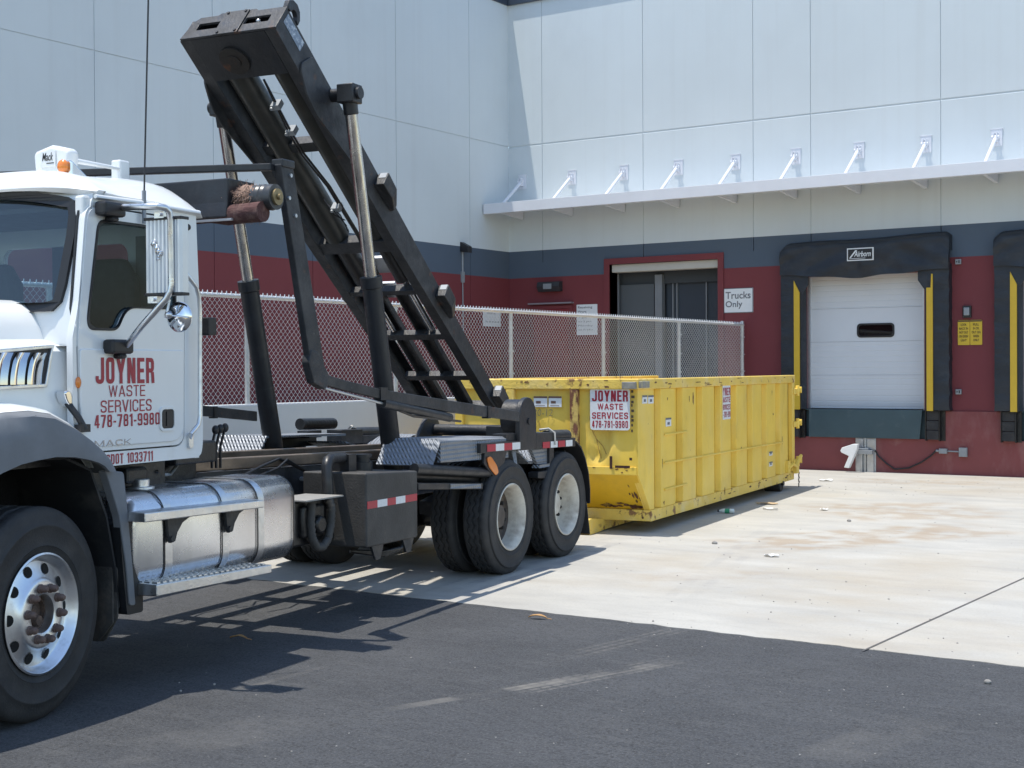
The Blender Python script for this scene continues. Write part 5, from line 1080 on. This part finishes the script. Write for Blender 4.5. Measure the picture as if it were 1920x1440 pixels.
# head plate with two rope slots
q = B(HF); out = [(-.455,-.26),(.475,-.26),(.475,.0),(.20,.0),(.17,.025),(-.17,.025),(-.20,.0),(-.37,.0),(-.42,-.05)]
q.plate(out, [rrect(-.34,-.10,-.165,-.085,.01),rrect(.12,.36,-.165,-.085,.01)], lambda a,b,c:(c,a,b), -.022, .0); head = q.build('hoist_head', BLACKR, truck, 0, bevel=.004)
q = B(HF); q.prism([(-.115,-.275),(.115,-.275),(.115,.012),(-.115,.012)], lambda a,b,c:(c,a,b), -.036,-.0225); cp_ = q.build('cover_plate', BLACKR, head, 0, bevel=.003)
for (t,n) in ((-.08,-.01),(.09,-.01),(-.08,-.25),(.09,-.25)): q = B(HF); q.cyl((-.045,t,n),(-.036,t,n),.013,n=8); q.build('cover_bolt', BLACKINK, cp_, 0)
q = B(HF); q.tube([(.03,-.30,-.13),(.03,-.12,-.12),(.03,.10,-.125),(.03,.35,-.12)],.016,8); q.ball((.0,.24,-.12),.02,8); q.build('winch_rope', GALV, head, 60)
q = B(HF); q.box(0.0,.42,-.36,.36,-.262,-.245); q.box(0,.40,-.36,.36,-.03,-.012); q.box(.40,.42,-.36,.36,-.245,-.18); q.build('head_box', BLACK, head, 0)
q = B(HF); q.cyl((.24,-.06,-.278),(.24,-.06,-.263),.13,n=28); q.cyl((.24,-.06,-.285),(.24,-.06,-.279),.06,n=20); q.build('rope_sheave', mat('rusty_orange_sheave',(.02,.017,.015),.7,0,.3,12,[((.13,.045,.018),5,.50,.66)]), head, 40)
q = B(HF); q.prism([(-.022,.0),(-.035,.06),(.0,.105),(.06,.125),(.12,.105),(.165,.05),(.17,.0),(.135,.015),(.12,.045),(.085,.062),(.05,.05),(.035,.0)], AN, .43,.475); q.build('rope_hook', BLACKR, head, 30, bevel=.004)
q = B(HF); q.box(.03,.32,.4655,.4675,-.13,-.03); q.build('maker_decal', mat('faded_blue_decal',(.20,.25,.32),.5,0,.3,40,[((.5,.55,.6),30,.5,.6)]), head, 0)
for sg_ in (1,-1):
    q = B(HF); lowv = -.26 if sg_ > 0 else -.36
    q.prism(rnd([(.38,-.20),(.45,-.03),(1.0,-.03),(1.42,-.18),(1.40,-.26),(1.15,-.30),(.80,-.36),(.60,-.34),(.42,-.26)],.04), AN, sg_*.467, sg_*.485); gp = q.build('trunnion_plate', BLACKR, truck, 0, bevel=.004)
    q = B(HF); q.cyl((.84,sg_*.48,-.06),(.84,sg_*.60,-.06),.055,n=18); q.cyl((.84,sg_*.70,-.06),(.84,sg_*.76,-.06),.05,n=18); q.build('trunnion_pin', BLACK, gp, 40)
for (a0_,a1_,n0,n1,t0,t1_) in ((1.20,1.30,-.20,-.10,-.36,.36),(2.36,2.50,-.24,-.14,-.36,.36),(3.04,3.10,-.22,-.14,-.36,.36),(3.70,3.78,-.19,-.12,-.36,.36),(4.36,4.43,-.17,-.10,-.36,.36),(4.9,5.0,-.14,-.05,-.36,.36)):
    q = B(HF); q.box(a0_,a1_,t0,t1_,n0,n1); q.build('hoist_crossmember', BLACKR, truck, 0, bevel=.005)
for (t,r) in ((-.185,.116),(.245,.096)):
    q = B(HF); q.cyl((.36,t,-.135),(2.36,t,-.135),r,n=28); wc = q.build('winch_cylinder', mat('dark_green_black_paint',(.022,.024,.022),.4,0,.3,5,[((.07,.06,.05),4,.52,.8,(1,1,1),.6)],rvar=.1), truck, 40)
    q = B(HF); q.cyl((2.36,t,-.135),(2.95,t,-.135),r*.8,n=20); q.build('cylinder_gland', GREASEM, wc, 40)
    q = B(HF); q.cyl((2.95,t,-.135),(3.68,t,-.135),.032,n=12); q.build('cylinder_rod', CHROME, wc, 60)
for (t0,t1_) in ((-.235,-.095),(.045,.185)):
    q = B(HF); q.loft([[(a,t0,-.13),(a,t0+.02,-.13),(a,t0+.02,-.085),(a,t1_-.02,-.085),(a,t1_-.02,-.13),(a,t1_,-.13),(a,t1_,-.07),(a,t0,-.07)] for a in (3.1,4.95)]); q.build('rope_guide_channel', BLACKR, truck, 0, bevel=.004)
B(HF).box(2.75,2.95,-.05,.10,-.06,-.03).build('guide_plate', GALV, truck, 0); B(HF).box(3.1,3.3,-.12,.05,-.055,-.03).build('guide_plate', GALV, truck, 0)
for k,a in enumerate((1.78,3.22,4.74)):
    for sg_ in (1,-1):
        q = B(HF); q.loft([[(a,sg_*.4665,-.13),(a,sg_*.57,-.13),(a,sg_*.57,.015),(a,sg_*.4665,.015)],[(a+.20,sg_*.4665,-.12),(a+.20,sg_*.56,-.10),(a+.20,sg_*.56,.02),(a+.20,sg_*.4665,.02)],[(a+.36,sg_*.4665,-.10),(a+.36,sg_*.50,-.09),(a+.36,sg_*.50,-.02),(a+.36,sg_*.4665,-.02)]]); sb = q.build('stop_block', BLACKR, truck, 0, bevel=.008)
        q = B(HF); q.box(a-.004,a-.001,sg_*.49,sg_*.56,-.05,.01); q.build('block_face', GREYBOX, sb, 0)
for k in range(2):
    q = B(HF); t = .03+.025*k; q.tube([(.5,.05,-.2),(1.0,t,-.24),(1.25,.03+.03*k,-.25),(1.7,t+.03,-.2),(2.3,t+.06,-.22),(2.9,t,-.2)],.010,6); q.build('hoist_hose', GREASEM, truck, 60)
for a in (.72,1.0,1.9):
    q = B(HF); q.box(a,a+.05,.02,.10,-.27,-.19); q.cyl((a+.02,.03,-.29),(a+.02,.03,-.25),.015,n=8); q.build('hose_clamp', GREYBOX, truck, 0)
q = B(HF)
for k in range(3): q.tube([(1.85+.04*k,-.05,-.2),(1.95,.05+.03*k,-.30),(2.05+.05*k,.10,-.27-.02*k)],.005,5)
q.build('loose_wire', BLACKINK, truck, 60)
# rear hinge
zr = zt_(7.4)
for sg_ in (1,-1):
    q = B(); q.prism(rnd([(7.0,zr-.1),(7.75,zr-.1),(7.6,zr+.22),(7.45,zr+.30),(7.3,zr+.22)],.05), SZ, sg_*.47, sg_*.52); q.build('hoist_hinge', BLACKR, truck, 0, bevel=.005)
q = B(); q.box(7.65,7.9,-1.0,1.0,zr-.22,zr-.08); q.cyl((7.5,-.55,zr+.12),(7.5,.55,zr+.12),.06,n=14); q.box(7.88,7.92,-1.0,1.0,.75,zr-.08); q.build('rear_sill', BLACKR, truck, 40, bevel=.006)
# lift cylinders
def liftcyl(sg_, base, mid, top, t):
    b = tl(*base,t); m = tl(*mid,t); p = HF(.84,t,-.06); p = (-p.x, p.z)
    b = Vector((b[0],0,b[1])); m = Vector((m[0],0,m[1])); p = Vector((p[0],0,p[1]))
    dirv = (p-b).normalized(); L0_ = (m-b).length; mm = b+dirv*L0_
    P = lambda v: (v.x,t,v.z)
    q = B(); q.tube([P(b-dirv*.12),P(b),P(b+dirv*L0_*.36),P(b+dirv*L0_*.361),P(b+dirv*(L0_-.10)),P(b+dirv*(L0_-.09)),P(mm)],[.07,.086,.086,.083,.083,.095,.095],28); brl = q.build('lift_cylinder', BLACK, truck, 40)
    q = B(); q.tube([P(b+dirv*L0_*.36),P(b+dirv*(L0_*.36+.012))],.0865,28,caps=False); q.build('weld_ring', BLACKR, brl, 40)
    q = B(); q.tube([P(mm-dirv*.02),P(p-dirv*.13)],.052,24); q.build('piston_rod', ROD, brl, 40)
    q = B(); q.tube([P(p-dirv*.17),P(p-dirv*.02)],.062,20); q.box(p.x-.075,p.x+.075,t-.075,t+.085,p.z-.08,p.z+.075); q.build('rod_clevis', BLACK, brl, 30, bevel=.01)
    return brl
liftcyl(1,(738,878),(692,520),(630,165),.645); liftcyl(-1,(513,838),(452,531),(390,190),-.645)
for sg_ in (1,-1):
    s,z = tl(738,878,.645); q = B(); q.box(s-.12,s+.12,sg_*.46,sg_*.76,z-.16,z-.04); q.build('cylinder_mount', BLACKR, truck, 0, bevel=.01)
# ================================================================== DUMPSTER
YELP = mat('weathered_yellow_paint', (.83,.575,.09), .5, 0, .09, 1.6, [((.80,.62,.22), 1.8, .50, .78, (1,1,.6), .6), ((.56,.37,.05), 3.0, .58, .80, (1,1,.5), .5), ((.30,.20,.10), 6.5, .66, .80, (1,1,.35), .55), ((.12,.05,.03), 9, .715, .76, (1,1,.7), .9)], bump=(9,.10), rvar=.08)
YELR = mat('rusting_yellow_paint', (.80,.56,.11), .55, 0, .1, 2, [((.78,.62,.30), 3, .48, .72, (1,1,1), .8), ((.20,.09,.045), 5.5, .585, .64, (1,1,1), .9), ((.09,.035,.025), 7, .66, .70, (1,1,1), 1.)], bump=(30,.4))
YELP2 = mat('deep_yellow_chute', (.70,.43,.02), .5, 0, .08, 2, [((.45,.27,.03), 3, .55, .8, (1,1,1), .5), ((.12,.05,.03), 7, .70, .75, (1,1,1), .9)], bump=(14,.08))  # chute colour, darker and deeper than the other yellow panels
RUSTM = mat('peeling_rust', (.16,.065,.035), .85, 0, .35, 9, [((.62,.45,.13), 6, .52, .58, (1,1,.5), .95)], bump=(40,.5))
DS0, DS1 = 9.0, 16.05; TA, TB = -1.01, 1.33; ZB, ZTOP = .14, 1.79
dmp = empty('roll_off_dumpster', TR(0,0,0)+Vector((0,0,0)), 0); dmp.location = (T0+U*9.0+M_*.16); dmp.location.z = 0; dmp.rotation_euler = (0,0,ROT)
tag(dmp, 'weathered yellow roll-off dumpster standing on concrete behind the truck', 'dumpster')
DR = lambda s,t,z: Vector((-(s-9.0), t-.16, z))
D = lambda: MB(DR)
# front wall with two dents' worth of warp, chute below
ZK = .705; SB = 9.43
def fbul(t,z):
    b = .0
    for (ct,cz,rt_,rz,h) in ((.87,1.12,.16,.16,-.028),(.80,.90,.10,.09,-.022),(1.02,1.05,.05,.22,.016),(.72,1.1,.03,.2,.014),(-.1,1.0,.3,.3,-.02),(.2,1.25,.2,.2,.012)):
        b += 1.9*h*math.exp(-((t-ct)/rt_)**2-((z-cz)/rz)**2)
    return b
q = D(); N1, N2 = 60, 30; i0 = []
for a in range(N1+1):
    t = TA+.03+(TB-TA-.06)*a/N1; i0.append(q.add([(DS0-fbul(t,ZK+(1.68-ZK)*b/N2), t, ZK+(1.68-ZK)*b/N2) for b in range(N2+1)]+[(DS0+.05,t,1.68),(DS0+.05,t,ZK)]))
m = N2+3
for a in range(N1):
    for k in range(m): q.f.append([i0[a]+k,i0[a]+(k+1)%m,i0[a+1]+(k+1)%m,i0[a+1]+k])
q.f.append([i0[0]+k for k in range(m)]); q.f.append([i0[-1]+k for k in range(m)][::-1])
frt = q.build('front_wall', YELP, dmp, 50)
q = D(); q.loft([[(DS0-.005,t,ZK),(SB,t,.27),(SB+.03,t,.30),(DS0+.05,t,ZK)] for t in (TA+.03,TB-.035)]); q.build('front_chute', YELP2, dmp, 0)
q = D(); q.box(DS0-.016,DS0+.0,TA+.05,TB-.03,ZK-.005,ZK+.085); q.build('front_skirt', YELP, dmp, 0, bevel=.004)
q = D(); q.box(SB-.02,DS1,TA,TB,ZB,ZB+.13); q.box(SB-.035,SB-.02,TA,TB+.004,ZB+.0,ZB+.13); q.build('floor_frame', YELR, dmp, 0, bevel=.008)
for (t,w_,m) in ((.56,.10,RUSTM),(-.25,.10,YELR)):
    q = D(); q.box(DS0-.06,DS0-.0,t-w_/2,t+w_/2,ZK+.09,1.668); q.box(DS0-.07,DS0-.06,t-w_*.35,t+w_*.35,ZK+.4,1.6) if False else None; q.build('front_post', m, dmp, 0, bevel=.006)
for t in (TA+.03,): q = D(); q.box(DS0-.05,DS0,t,t+.1,ZK+.09,1.668); q.build('front_post', YELP, dmp, 0, bevel=.006)
# top rim
q = D(); q.box(DS0-.06,DS0+.07,TA-.02,TB+.02,1.67,ZTOP); q.box(DS0+.07,DS1,TB-.09,TB+.02,1.668,ZTOP-.002); q.box(DS0+.07,DS1,TA-.02,TA+.09,1.668,ZTOP-.002); rim_ = q.build('top_rim', YELR, dmp, 0, bevel=.012)
q = D(); q.box(DS0-.12,DS0-.061,TB-.16,TB+.0,1.675,1.755); q.box(DS0-.06,DS0+.20,TB+.0205,TB+.06,1.685,1.76); q.build('corner_block', mat('bare_grey_steel',(.28,.27,.24),.6,.3,.2,12,[((.45,.40,.25),8,.55,.7)]), dmp, 0, bevel=.006)
# side walls
q = D(); prof = [(DS0+.004,1.68),(DS1,1.68),(DS1,.26),(SB-.02,.26),(DS0+.004,ZK)]
q.prism(prof, SZ, TB-.090, TB-.071); q.prism(prof, SZ, TA+.071, TA+.090); sdw = q.build('side_wall', YELP, dmp, 0)
q = D(); q.prism([(DS0+.003,1.672),(tl(1228,800,TB)[0],1.672),(tl(1228,800,TB)[0],.272),(SB-.03,.272),(DS0+.003,ZK)], SZ, TB-.0705, TB-.012); q.build('corner_panel', YELP, dmp, 0, bevel=.006)
ribs = [tl(px,800,TB+.0)[0] for px in (1238,1279,1316,1350,1380,1410,1437,1462)]+[DS1-.14]
for k, s0 in enumerate(ribs[:-1]):
    s1 = s0+.66*(ribs[k+1]-s0)
    q = D(); q.loft([[(s0-.012,TB-.070,z),(s0+.012,TB+.005,z),(s1-.012,TB+.005,z),(s1+.012,TB-.070,z)] for z in (.272,1.667)]); q.build('side_rib', YELP, dmp, 0, bevel=.006)
    q = D(); q.loft([[(s0-.012,TA+.070,z),(s0+.012,TA-.005,z),(s1-.012,TA-.005,z),(s1+.012,TA+.070,z)] for z in (.272,1.667)]); q.build('side_rib', YELP, dmp, 0, bevel=.006)
D().box(DS1-.14,DS1+.0,TB-.057,TB+.012,.272,1.666).build('rear_post', YELP, dmp, 0, bevel=.006); D().box(DS1-.14,DS1+.0,TA-.012,TA+.057,.272,1.666).build('rear_post', YELP, dmp, 0, bevel=.006)
def sp(px,py): s,z = tl(px,py,TB+.012); return (s,TB+.012,z)
for (p0,p1) in (((1246,815),(1288,809)),((1245,868),(1468,829)),((1246,918),(1288,907))):
    q = D(); q.tube([sp(*p0),sp(*p1)],.013,7); q.build('tie_rod', YELP, dmp, 60)
# tailgate, hinges, latch gear
q = D(); q.box(DS1+.002,DS1+.10,TA+.03,TB-.03,.28,1.70); 
for z in (.5,.9,1.3): q.box(DS1+.10,DS1+.15,TA+.05,TB-.05,z,z+.12)
q.build('tailgate', YELP, dmp, 0, bevel=.008)
for z in (1.52,1.0,.40):
    q = D(); q.box(DS1-.10,DS1+.22,TB+.013,TB+.035,z-.03,z+.05); q.cyl((DS1+.12,TB+.03,z-.06),(DS1+.12,TB+.03,z+.10),.03,n=10); q.box(DS1+.05,DS1+.30,TB-.01,TB+.045,z-.0,z+.06); q.box(DS1+.28,DS1+.31,TB-.02,TB+.055,z-.02,z+.08); q.build('gate_hinge', YELP, dmp, 30, bevel=.006)
q = D(); q.tube([(DS1-.5,TB+.03,.34),(DS1-.3,TB+.05,.40),(DS1-.1,TB+.05,.36),(DS1+.1,TB+.05,.46),(DS1+.25,TB+.05,.50)],.028,8); q.box(DS1-.55,DS1-.42,TB+.006,TB+.05,.28,.46); q.box(DS1-.12,DS1+.05,TB+.013,TB+.07,.24,.36); q.build('latch_lever', YELP, dmp, 40)
q = D()
for k in range(7):
    c = (DS1+.06+.012*(k%2),TB+.06,.26-.036*k); q.tube([(c[0]+.016*math.cos(a*.785),c[1]+(.008*math.sin(a*.785) if k%2 else 0),c[2]+.024*math.sin(a*.785)) for a in range(8)],.006,5,closed=True)
q.build('latch_chain', GREASEM, dmp, 60)
# underside: skids with nose, rollers
for t in (.64,-.32):
    q = D(); q.loft([[(8.93,t-.09,.03),(8.93,t+.09,.03),(8.93,t+.09,.16),(8.93,t-.09,.16)],[(9.0,t-.10,.0),(9.0,t+.10,.0),(9.0,t+.10,.19),(9.0,t-.10,.19)],[(9.5,t-.10,.02),(9.5,t+.10,.02),(9.5,t+.10,.139),(9.5,t-.10,.139)],[(DS1,t-.10,.06),(DS1,t+.10,.06),(DS1,t+.10,.139),(DS1,t-.10,.139)]]); q.build('skid_rail', YELR, dmp, 0, bevel=.008)
for t0 in (TB-.27,TA+.03):
    q = D(); q.cyl((15.35,t0,.13),(15.35,t0+.25,.13),.128,n=28); rl_ = q.build('roller', mat('worn_black_roller',(.035,.034,.033),.6,.2,.3,12,[((.12,.09,.07),8,.5,.75)]), dmp, 40, bevel=.006)
    q = D(); q.cyl((15.35,t0-.04,.13),(15.35,t0+.29,.13),.035,n=12); q.build('roller_axle', GREASEM, rl_, 40)
# stickers and lettering
def fpan(px0,py0,px1,py1,d=.03):   # rectangle on the front wall -> (t0,z0,t1,z1)
    a = ts(px0,py1,DS0-d); b = ts(px1,py0,DS0-d); return a[0],a[1],b[0],b[1]
t0,z0,t1,z1 = fpan(1107,728,1181,806)
q = D(); q.prism(rrect(t0,t1,z0,z1,.035,4), lambda a,b,c:(c,a,b), DS0-.036,DS0-.031); sgn = q.build('company_sign', SIGNWHITE, dmp, 0)
w_ = t1-t0; h_ = z1-z0; LX = lambda f: t0+w_*f
for (tx,f0,f1,g0,g1,bd) in (('JOYNER',.05,.955,.685,.945,(.46,.17,.10)),('WASTE',.19,.83,.49,.635,(.78,.19,.16)),('SERVICES',.05,.96,.27,.425,(.70,.18,.15)),('478-781-9980',.05,.955,.055,.225,(.46,.16,.13))):
    q = D(); o = DR(DS0-.0375,LX(f0),z0+h_*g0); block_text(q,tx,o,(0,1,0),(0,0,1),w_*(f1-f0),h_*(g1-g0),*bd); q.build('lettering', REDINK, sgn, 0)
q = D(); r3 = random.Random(9)
for k in range(9):
    zz = z1-.02-.055*k+r3.uniform(-.01,.01); q.box(DS0-.033,DS0-.031,t1+.015,t1+.03+r3.uniform(0,.03),zz-.03,zz)
q.box(DS0-.033,DS0-.031,t1-.06,t1+.05,z1+.0,z1+.02); q.build('old_glue_mark', mat('dark_glue_residue',(.10,.07,.04),.8), frt, 0)
for (x0,y0,x1,y1) in ((1001,743,1026,763),(1029,743,1053,763)):
    t0,z0,t1,z1 = fpan(x0,y0,x1,y1); q = D(); q.box(DS0-.033,DS0-.030,t0,t1,z0,z1); st = q.build('sticker', SIGNWHITE, dmp, 0)
    q = D(); q.box(DS0-.0345,DS0-.0335,t0,t1,z1-.022,z1); q.box(DS0-.0345,DS0-.0335,t0+.03,t0+.09,z0+.04,z0+.07); 
    for k in range(4): q.box(DS0-.0345,DS0-.0335,t0+.02,t1-.03,z0+.015+.008*k*0+.0,z0+.02); break
    q.build('sticker_print', mat('brown_print',(.16,.09,.07),.5), st, 0)
t0,z0,t1,z1 = fpan(1000,767,1036,780); q = D(); put_text(q,'30-12',DR(DS0-.032,t0,z0),(0,1,0),(0,0,1),t1-t0,z1-z0,-.008,.1); q.build('chalk_number', mat('grey_pencil',(.20,.17,.09),.8), frt, 0)
q = D(); t0,z0,t1,z1 = fpan(1145,855,1150,878,.0); q.box(DS0-.034,DS0-.031,t0,t1,z0,z1); t0,z0,t1,z1 = fpan(1155,873,1183,877,.0); q.box(DS0-.034,DS0-.031,t0,t1,z0,z1); t0,z0,t1,z1 = fpan(1182,858,1187,863,.0); q.box(DS0-.034,DS0-.031,t0,t1,z0,z1); q.build('rust_gash', mat('rust_gash',(.05,.022,.015),.9), frt, 0)
def spanel(px0,py0,px1,py1,t):
    a = tl(px0,py1,t); b = tl(px1,py0,t); return a[0],(a[1]),b[0],b[1]
for (x0,y0,x1,y1,t) in ((1204,741,1213,757,TB-.010),(1215,741,1225,757,TB-.010),(1248,783,1258,800,TB+.007),(1468,727,1474,740,TB-.056),(1442,846,1448,855,TB+.007),(1442,865,1448,875,TB+.007)):
    s0,z0,s1,z1 = spanel(x0,y0,x1,y1,t); q = D(); q.box(s0,s1,t,t+.003,z0,z1); st = q.build('sticker', SIGNWHITE, dmp, 0)
    q = D(); q.box(s0,s1,t+.0035,t+.005,z1-.02,z1); q.box(s0+(s1-s0)*.3,s0+(s1-s0)*.7,t+.0035,t+.005,z0+.02,z0+.05); q.build('sticker_print', GREYINK, st, 0)
s0,z0,s1,z1 = spanel(1355,722,1369,787,TB+.007)
q = D(); q.box(s0,s1,TB+.0065,TB+.010,z0,z1); sg2 = q.build('company_sign', SIGNWHITE, dmp, 0)
for (tx,g0,g1) in (('YNER',.70,.93),('ASTE',.50,.66),('RVICES',.28,.44),('-781-99',.06,.23)):
    q = D(); block_text(q,tx,DR(s0+.01,TB+.0115,z0+(z1-z0)*g0),(-1,0,0),(0,0,1),(s1-s0)-.02,(z1-z0)*(g1-g0),.46,.16,.12); q.build('lettering', REDINK, sg2, 0)

# rust runs and scrapes with shapes of their own
r5 = random.Random(31); q = D()
def blot(fn, cx, cy, w1, h1, n=14, drip=0):
    i = len(q.v); pts = []
    for k in range(n):
        an = 2*math.pi*k/n; rr = r5.uniform(.55,1.1); y = h1*rr*math.sin(an); pts.append(fn(cx+w1*rr*math.cos(an), cy+(y*(1+drip) if y < 0 else y)))
    q.v += [DR(*p) for p in pts]; q.f.append(list(range(i,i+n)))
sk = SB-DS0
def onchute(t,z): u = (ZK-z)/(ZK-.27); return (DS0-.005+(sk+.003)*u-.006, t, z-.002)
for k in range(16): blot(onchute, r5.uniform(.75,1.24), .30+abs(r5.gauss(0,.02)), r5.uniform(.02,.09), r5.uniform(.006,.03))
for k in range(10): blot(onchute, r5.uniform(1.1,1.28), r5.uniform(.33,.62), r5.uniform(.006,.02), r5.uniform(.01,.04))
for k in range(9): blot(lambda t,z: (DS0-.0625,t,z), r5.uniform(-.2,1.2), 1.69+r5.uniform(0,.08), r5.uniform(.008,.05), r5.uniform(.004,.016))
for k in range(8): blot(lambda t,z: (DS0-.018,t,z), r5.uniform(.65,1.2), ZK+r5.uniform(.02,.08), r5.uniform(.008,.03), r5.uniform(.003,.010))
for k in range(12): blot(lambda s,z: (s,TB+.0215,z), r5.uniform(9.2,16), 1.745+r5.uniform(-.06,.02), r5.uniform(.03,.14), r5.uniform(.004,.012))
for k in range(11):
    kk = r5.randrange(len(ribs)-1); s1 = ribs[kk]+.66*(ribs[kk+1]-ribs[kk]); blot(lambda s,z: (s,TB+.0065,z), r5.uniform(ribs[kk]+.05,s1-.05), r5.choice((.30,.33,.8,1.2,1.55))+r5.uniform(-.04,.04), r5.uniform(.01,.03), r5.uniform(.01,.05), drip=1.5)
for k in range(11): blot(lambda s,z: (s,TB+.001,z), r5.uniform(9.5,15.9), .255+r5.uniform(-.06,.0), r5.uniform(.03,.12), r5.uniform(.005,.018))
tag(q.build('rust_blotch', mat('brown_rust_stain', (.13,.055,.03), .85, 0, .35, 14, [((.40,.25,.06), 12, .5, .62)]), dmp, 0), kind='stuff')
q = D()
for pts in ([(.735,1.36),(.75,1.22),(.80,1.10),(.83,.98),(.86,.88)],[(.80,1.10),(.88,1.02),(.93,.93)],[(.10,1.30),(.14,1.05),(.22,.86)]):
    q.tube([(DS0-fbul(t,z)-.003,t,z) for t,z in pts], .0045, 5)
q.build('dent_crease', mat('cracked_paint_edge', (.45,.28,.07), .6, 0, .2, 20), dmp, 60)

# ================================================================== LITTER
def litter(name, px, py, mk, label, cat, group=None, rz=0):
    p = gnd(px,py,.004 if p_conc(px,py) else 0.0); e = empty(name, p, rz); mk(e); tag(e, label, cat, group); return e
def p_conc(px,py): p = gnd(px,py); return p.y > cedge(p.x)
I3 = lambda x,y,z: Vector((x,y,z))
def bottle(e):
    q = MB(); q.lathe([(.0,0),(.028,.002),(.031,.01),(.031,.06),(.029,.07),(.031,.08),(.031,.14),(.024,.165),(.014,.185),(.013,.20)], (0,0,.032), (1,0,0), 20); q.build('bottle_body', mat('clear_plastic',(.62,.70,.70),.15,0,.05,20,coat=.5), e, 60)
    q = MB(); q.lathe([(.0316,.06),(.0318,.062),(.0318,.12),(.0316,.122)], (0,0,.032), (1,0,0), 20); q.build('label_wrap', mat('green_label',(.03,.28,.15),.5), e, 60)
    q = MB(); q.lathe([(.0,.225),(.015,.222),(.016,.20),(.016,.198),(0,.198)], (0,0,.032), (1,0,0), 14); q.build('bottle_cap', BLACKINK, e, 40)
litter('plastic_bottle', 1377, 963, bottle, 'clear plastic bottle with green label lying in the dumpster shadow', 'bottle', rz=rad(195))
PAPER = mat('white_paper', (.75,.74,.71), .8, 0, .04, 20)
CARD = mat('tan_cardboard', (.45,.33,.20), .85, 0, .1, 20)
def scrap(w1,h1,m,seed):
    def f(e):
        r = random.Random(seed); q = MB(); n = 6; top = []; bot = []
        for k in range(n*2):
            an = 2*math.pi*k/(n*2); rr = r.uniform(.75,1.1); x = w1*.5*rr*math.cos(an); y = h1*.5*rr*math.sin(an); z = .012+r.uniform(0,.022); top.append((x,y,z)); bot.append((x,y,max(.002,z-.006)))
        q.loft([bot,top]); q.build('crumpled_sheet', m, e, 30)
    return f
litter('paper_scrap', 1447, 1044, scrap(.16,.10,PAPER,1), 'white crumpled paper scrap alone in the middle of the concrete', 'litter', 'paper litter on the concrete', .3)
litter('paper_scrap', 1545, 957, scrap(.12,.10,PAPER,2), 'small white paper scrap right of the dumpster roller shadow', 'litter', 'paper litter on the concrete', 1.0)
litter('paper_scrap', 1440, 946, scrap(.34,.12,CARD,3), 'flat tan cardboard piece beside the dumpster shadow edge', 'litter', 'paper litter on the concrete', .2)
litter('paper_scrap', 1444, 956, scrap(.26,.08,PAPER,4), 'thin pale strip of paper in front of the tan cardboard piece', 'litter', 'paper litter on the concrete', .1)
litter('paper_scrap', 1548, 902, scrap(.24,.16,PAPER,5), 'white crumpled paper near the dock face behind the dumpster', 'litter', 'paper litter on the concrete', .5)
LEAF = mat('dry_tan_leaf', (.42,.24,.10), .8, 0, .15, 30)
def leaf(L1,m,seed):
    def f(e):
        r = random.Random(seed); q = MB(); secs = []
        for k in range(9):
            u = k/8; ww = .32*L1*math.sin(math.pi*min(1,u*1.02+.01))**.8+.002; z = .010+.018*math.sin(u*3.1)+r.uniform(0,.004)
            secs.append([(L1*(u-.5),-ww*.5,z+.006),(L1*(u-.5),0,z),(L1*(u-.5),ww*.5,z+.007),(L1*(u-.5),ww*.5,z+.004),(L1*(u-.5),0,z-.003),(L1*(u-.5),-ww*.5,z+.003)])
        q.loft(secs); q.build('leaf_blade', m, e, 60)
        q = MB(); q.tube([(L1*.48,0,.012),(L1*.62,.01,.008),(L1*.75,.0,.006)],.003,5); q.build('leaf_stalk', m, e, 60)
    return f
litter('dry_leaf', 1008, 1161, leaf(.15,LEAF,1), 'orange-tan dry leaf on the asphalt just below the concrete edge', 'leaf', 'dry leaves on the asphalt', .2)
litter('dry_leaf', 447, 1200, leaf(.13,LEAF,2), 'tan dry leaf lying in the truck shadow', 'leaf', 'dry leaves on the asphalt', .4)
PEB = mat('grey_gravel_crumbs', (.26,.25,.235), .9, 0, .3, 40)
q = MB(); r4 = random.Random(21)
for k in range(300):
    if k < 130: px = r4.uniform(1130,1915); py = r4.uniform(905,1230)
    elif k < 210: px = r4.uniform(1500,1915); py = r4.uniform(892,930)
    else: px = r4.uniform(300,1915); py = r4.uniform(1180,1436)
    p = gnd(px,py); r = r4.uniform(.002,.0055)*(1.7 if r4.random() < .08 else 1)
    if p_conc(px,py) and r4.random() < .5: r *= 1.2
    q.ball((p.x,p.y,(.004 if p_conc(px,py) else 0)+r*.45), r, 5, (r4.uniform(.8,1.8),r4.uniform(.8,1.5),.8))
tag(q.build('gravel_crumbs', PEB, None, 0), 'scattered grit and gravel crumbs over the concrete and asphalt', 'gravel', None, 'stuff')
for i, (px,py) in enumerate(((1852,1282),(1592,978),(1340,1020))):
    p = gnd(px,py,.0 if i == 0 else .004); e = empty('small_stone', p); MB().ball((0,0,.012),.018+.004*i,7,(1.3,1,.8)).build('stone_body', PEB, e, 0)
    tag(e, ('small grey stone alone on the asphalt near the right edge','small dark stone on the stained concrete right of the dumpster shadow','small dark stone on the concrete in front of the plastic bottle')[i], 'stone', 'small stones on the ground')
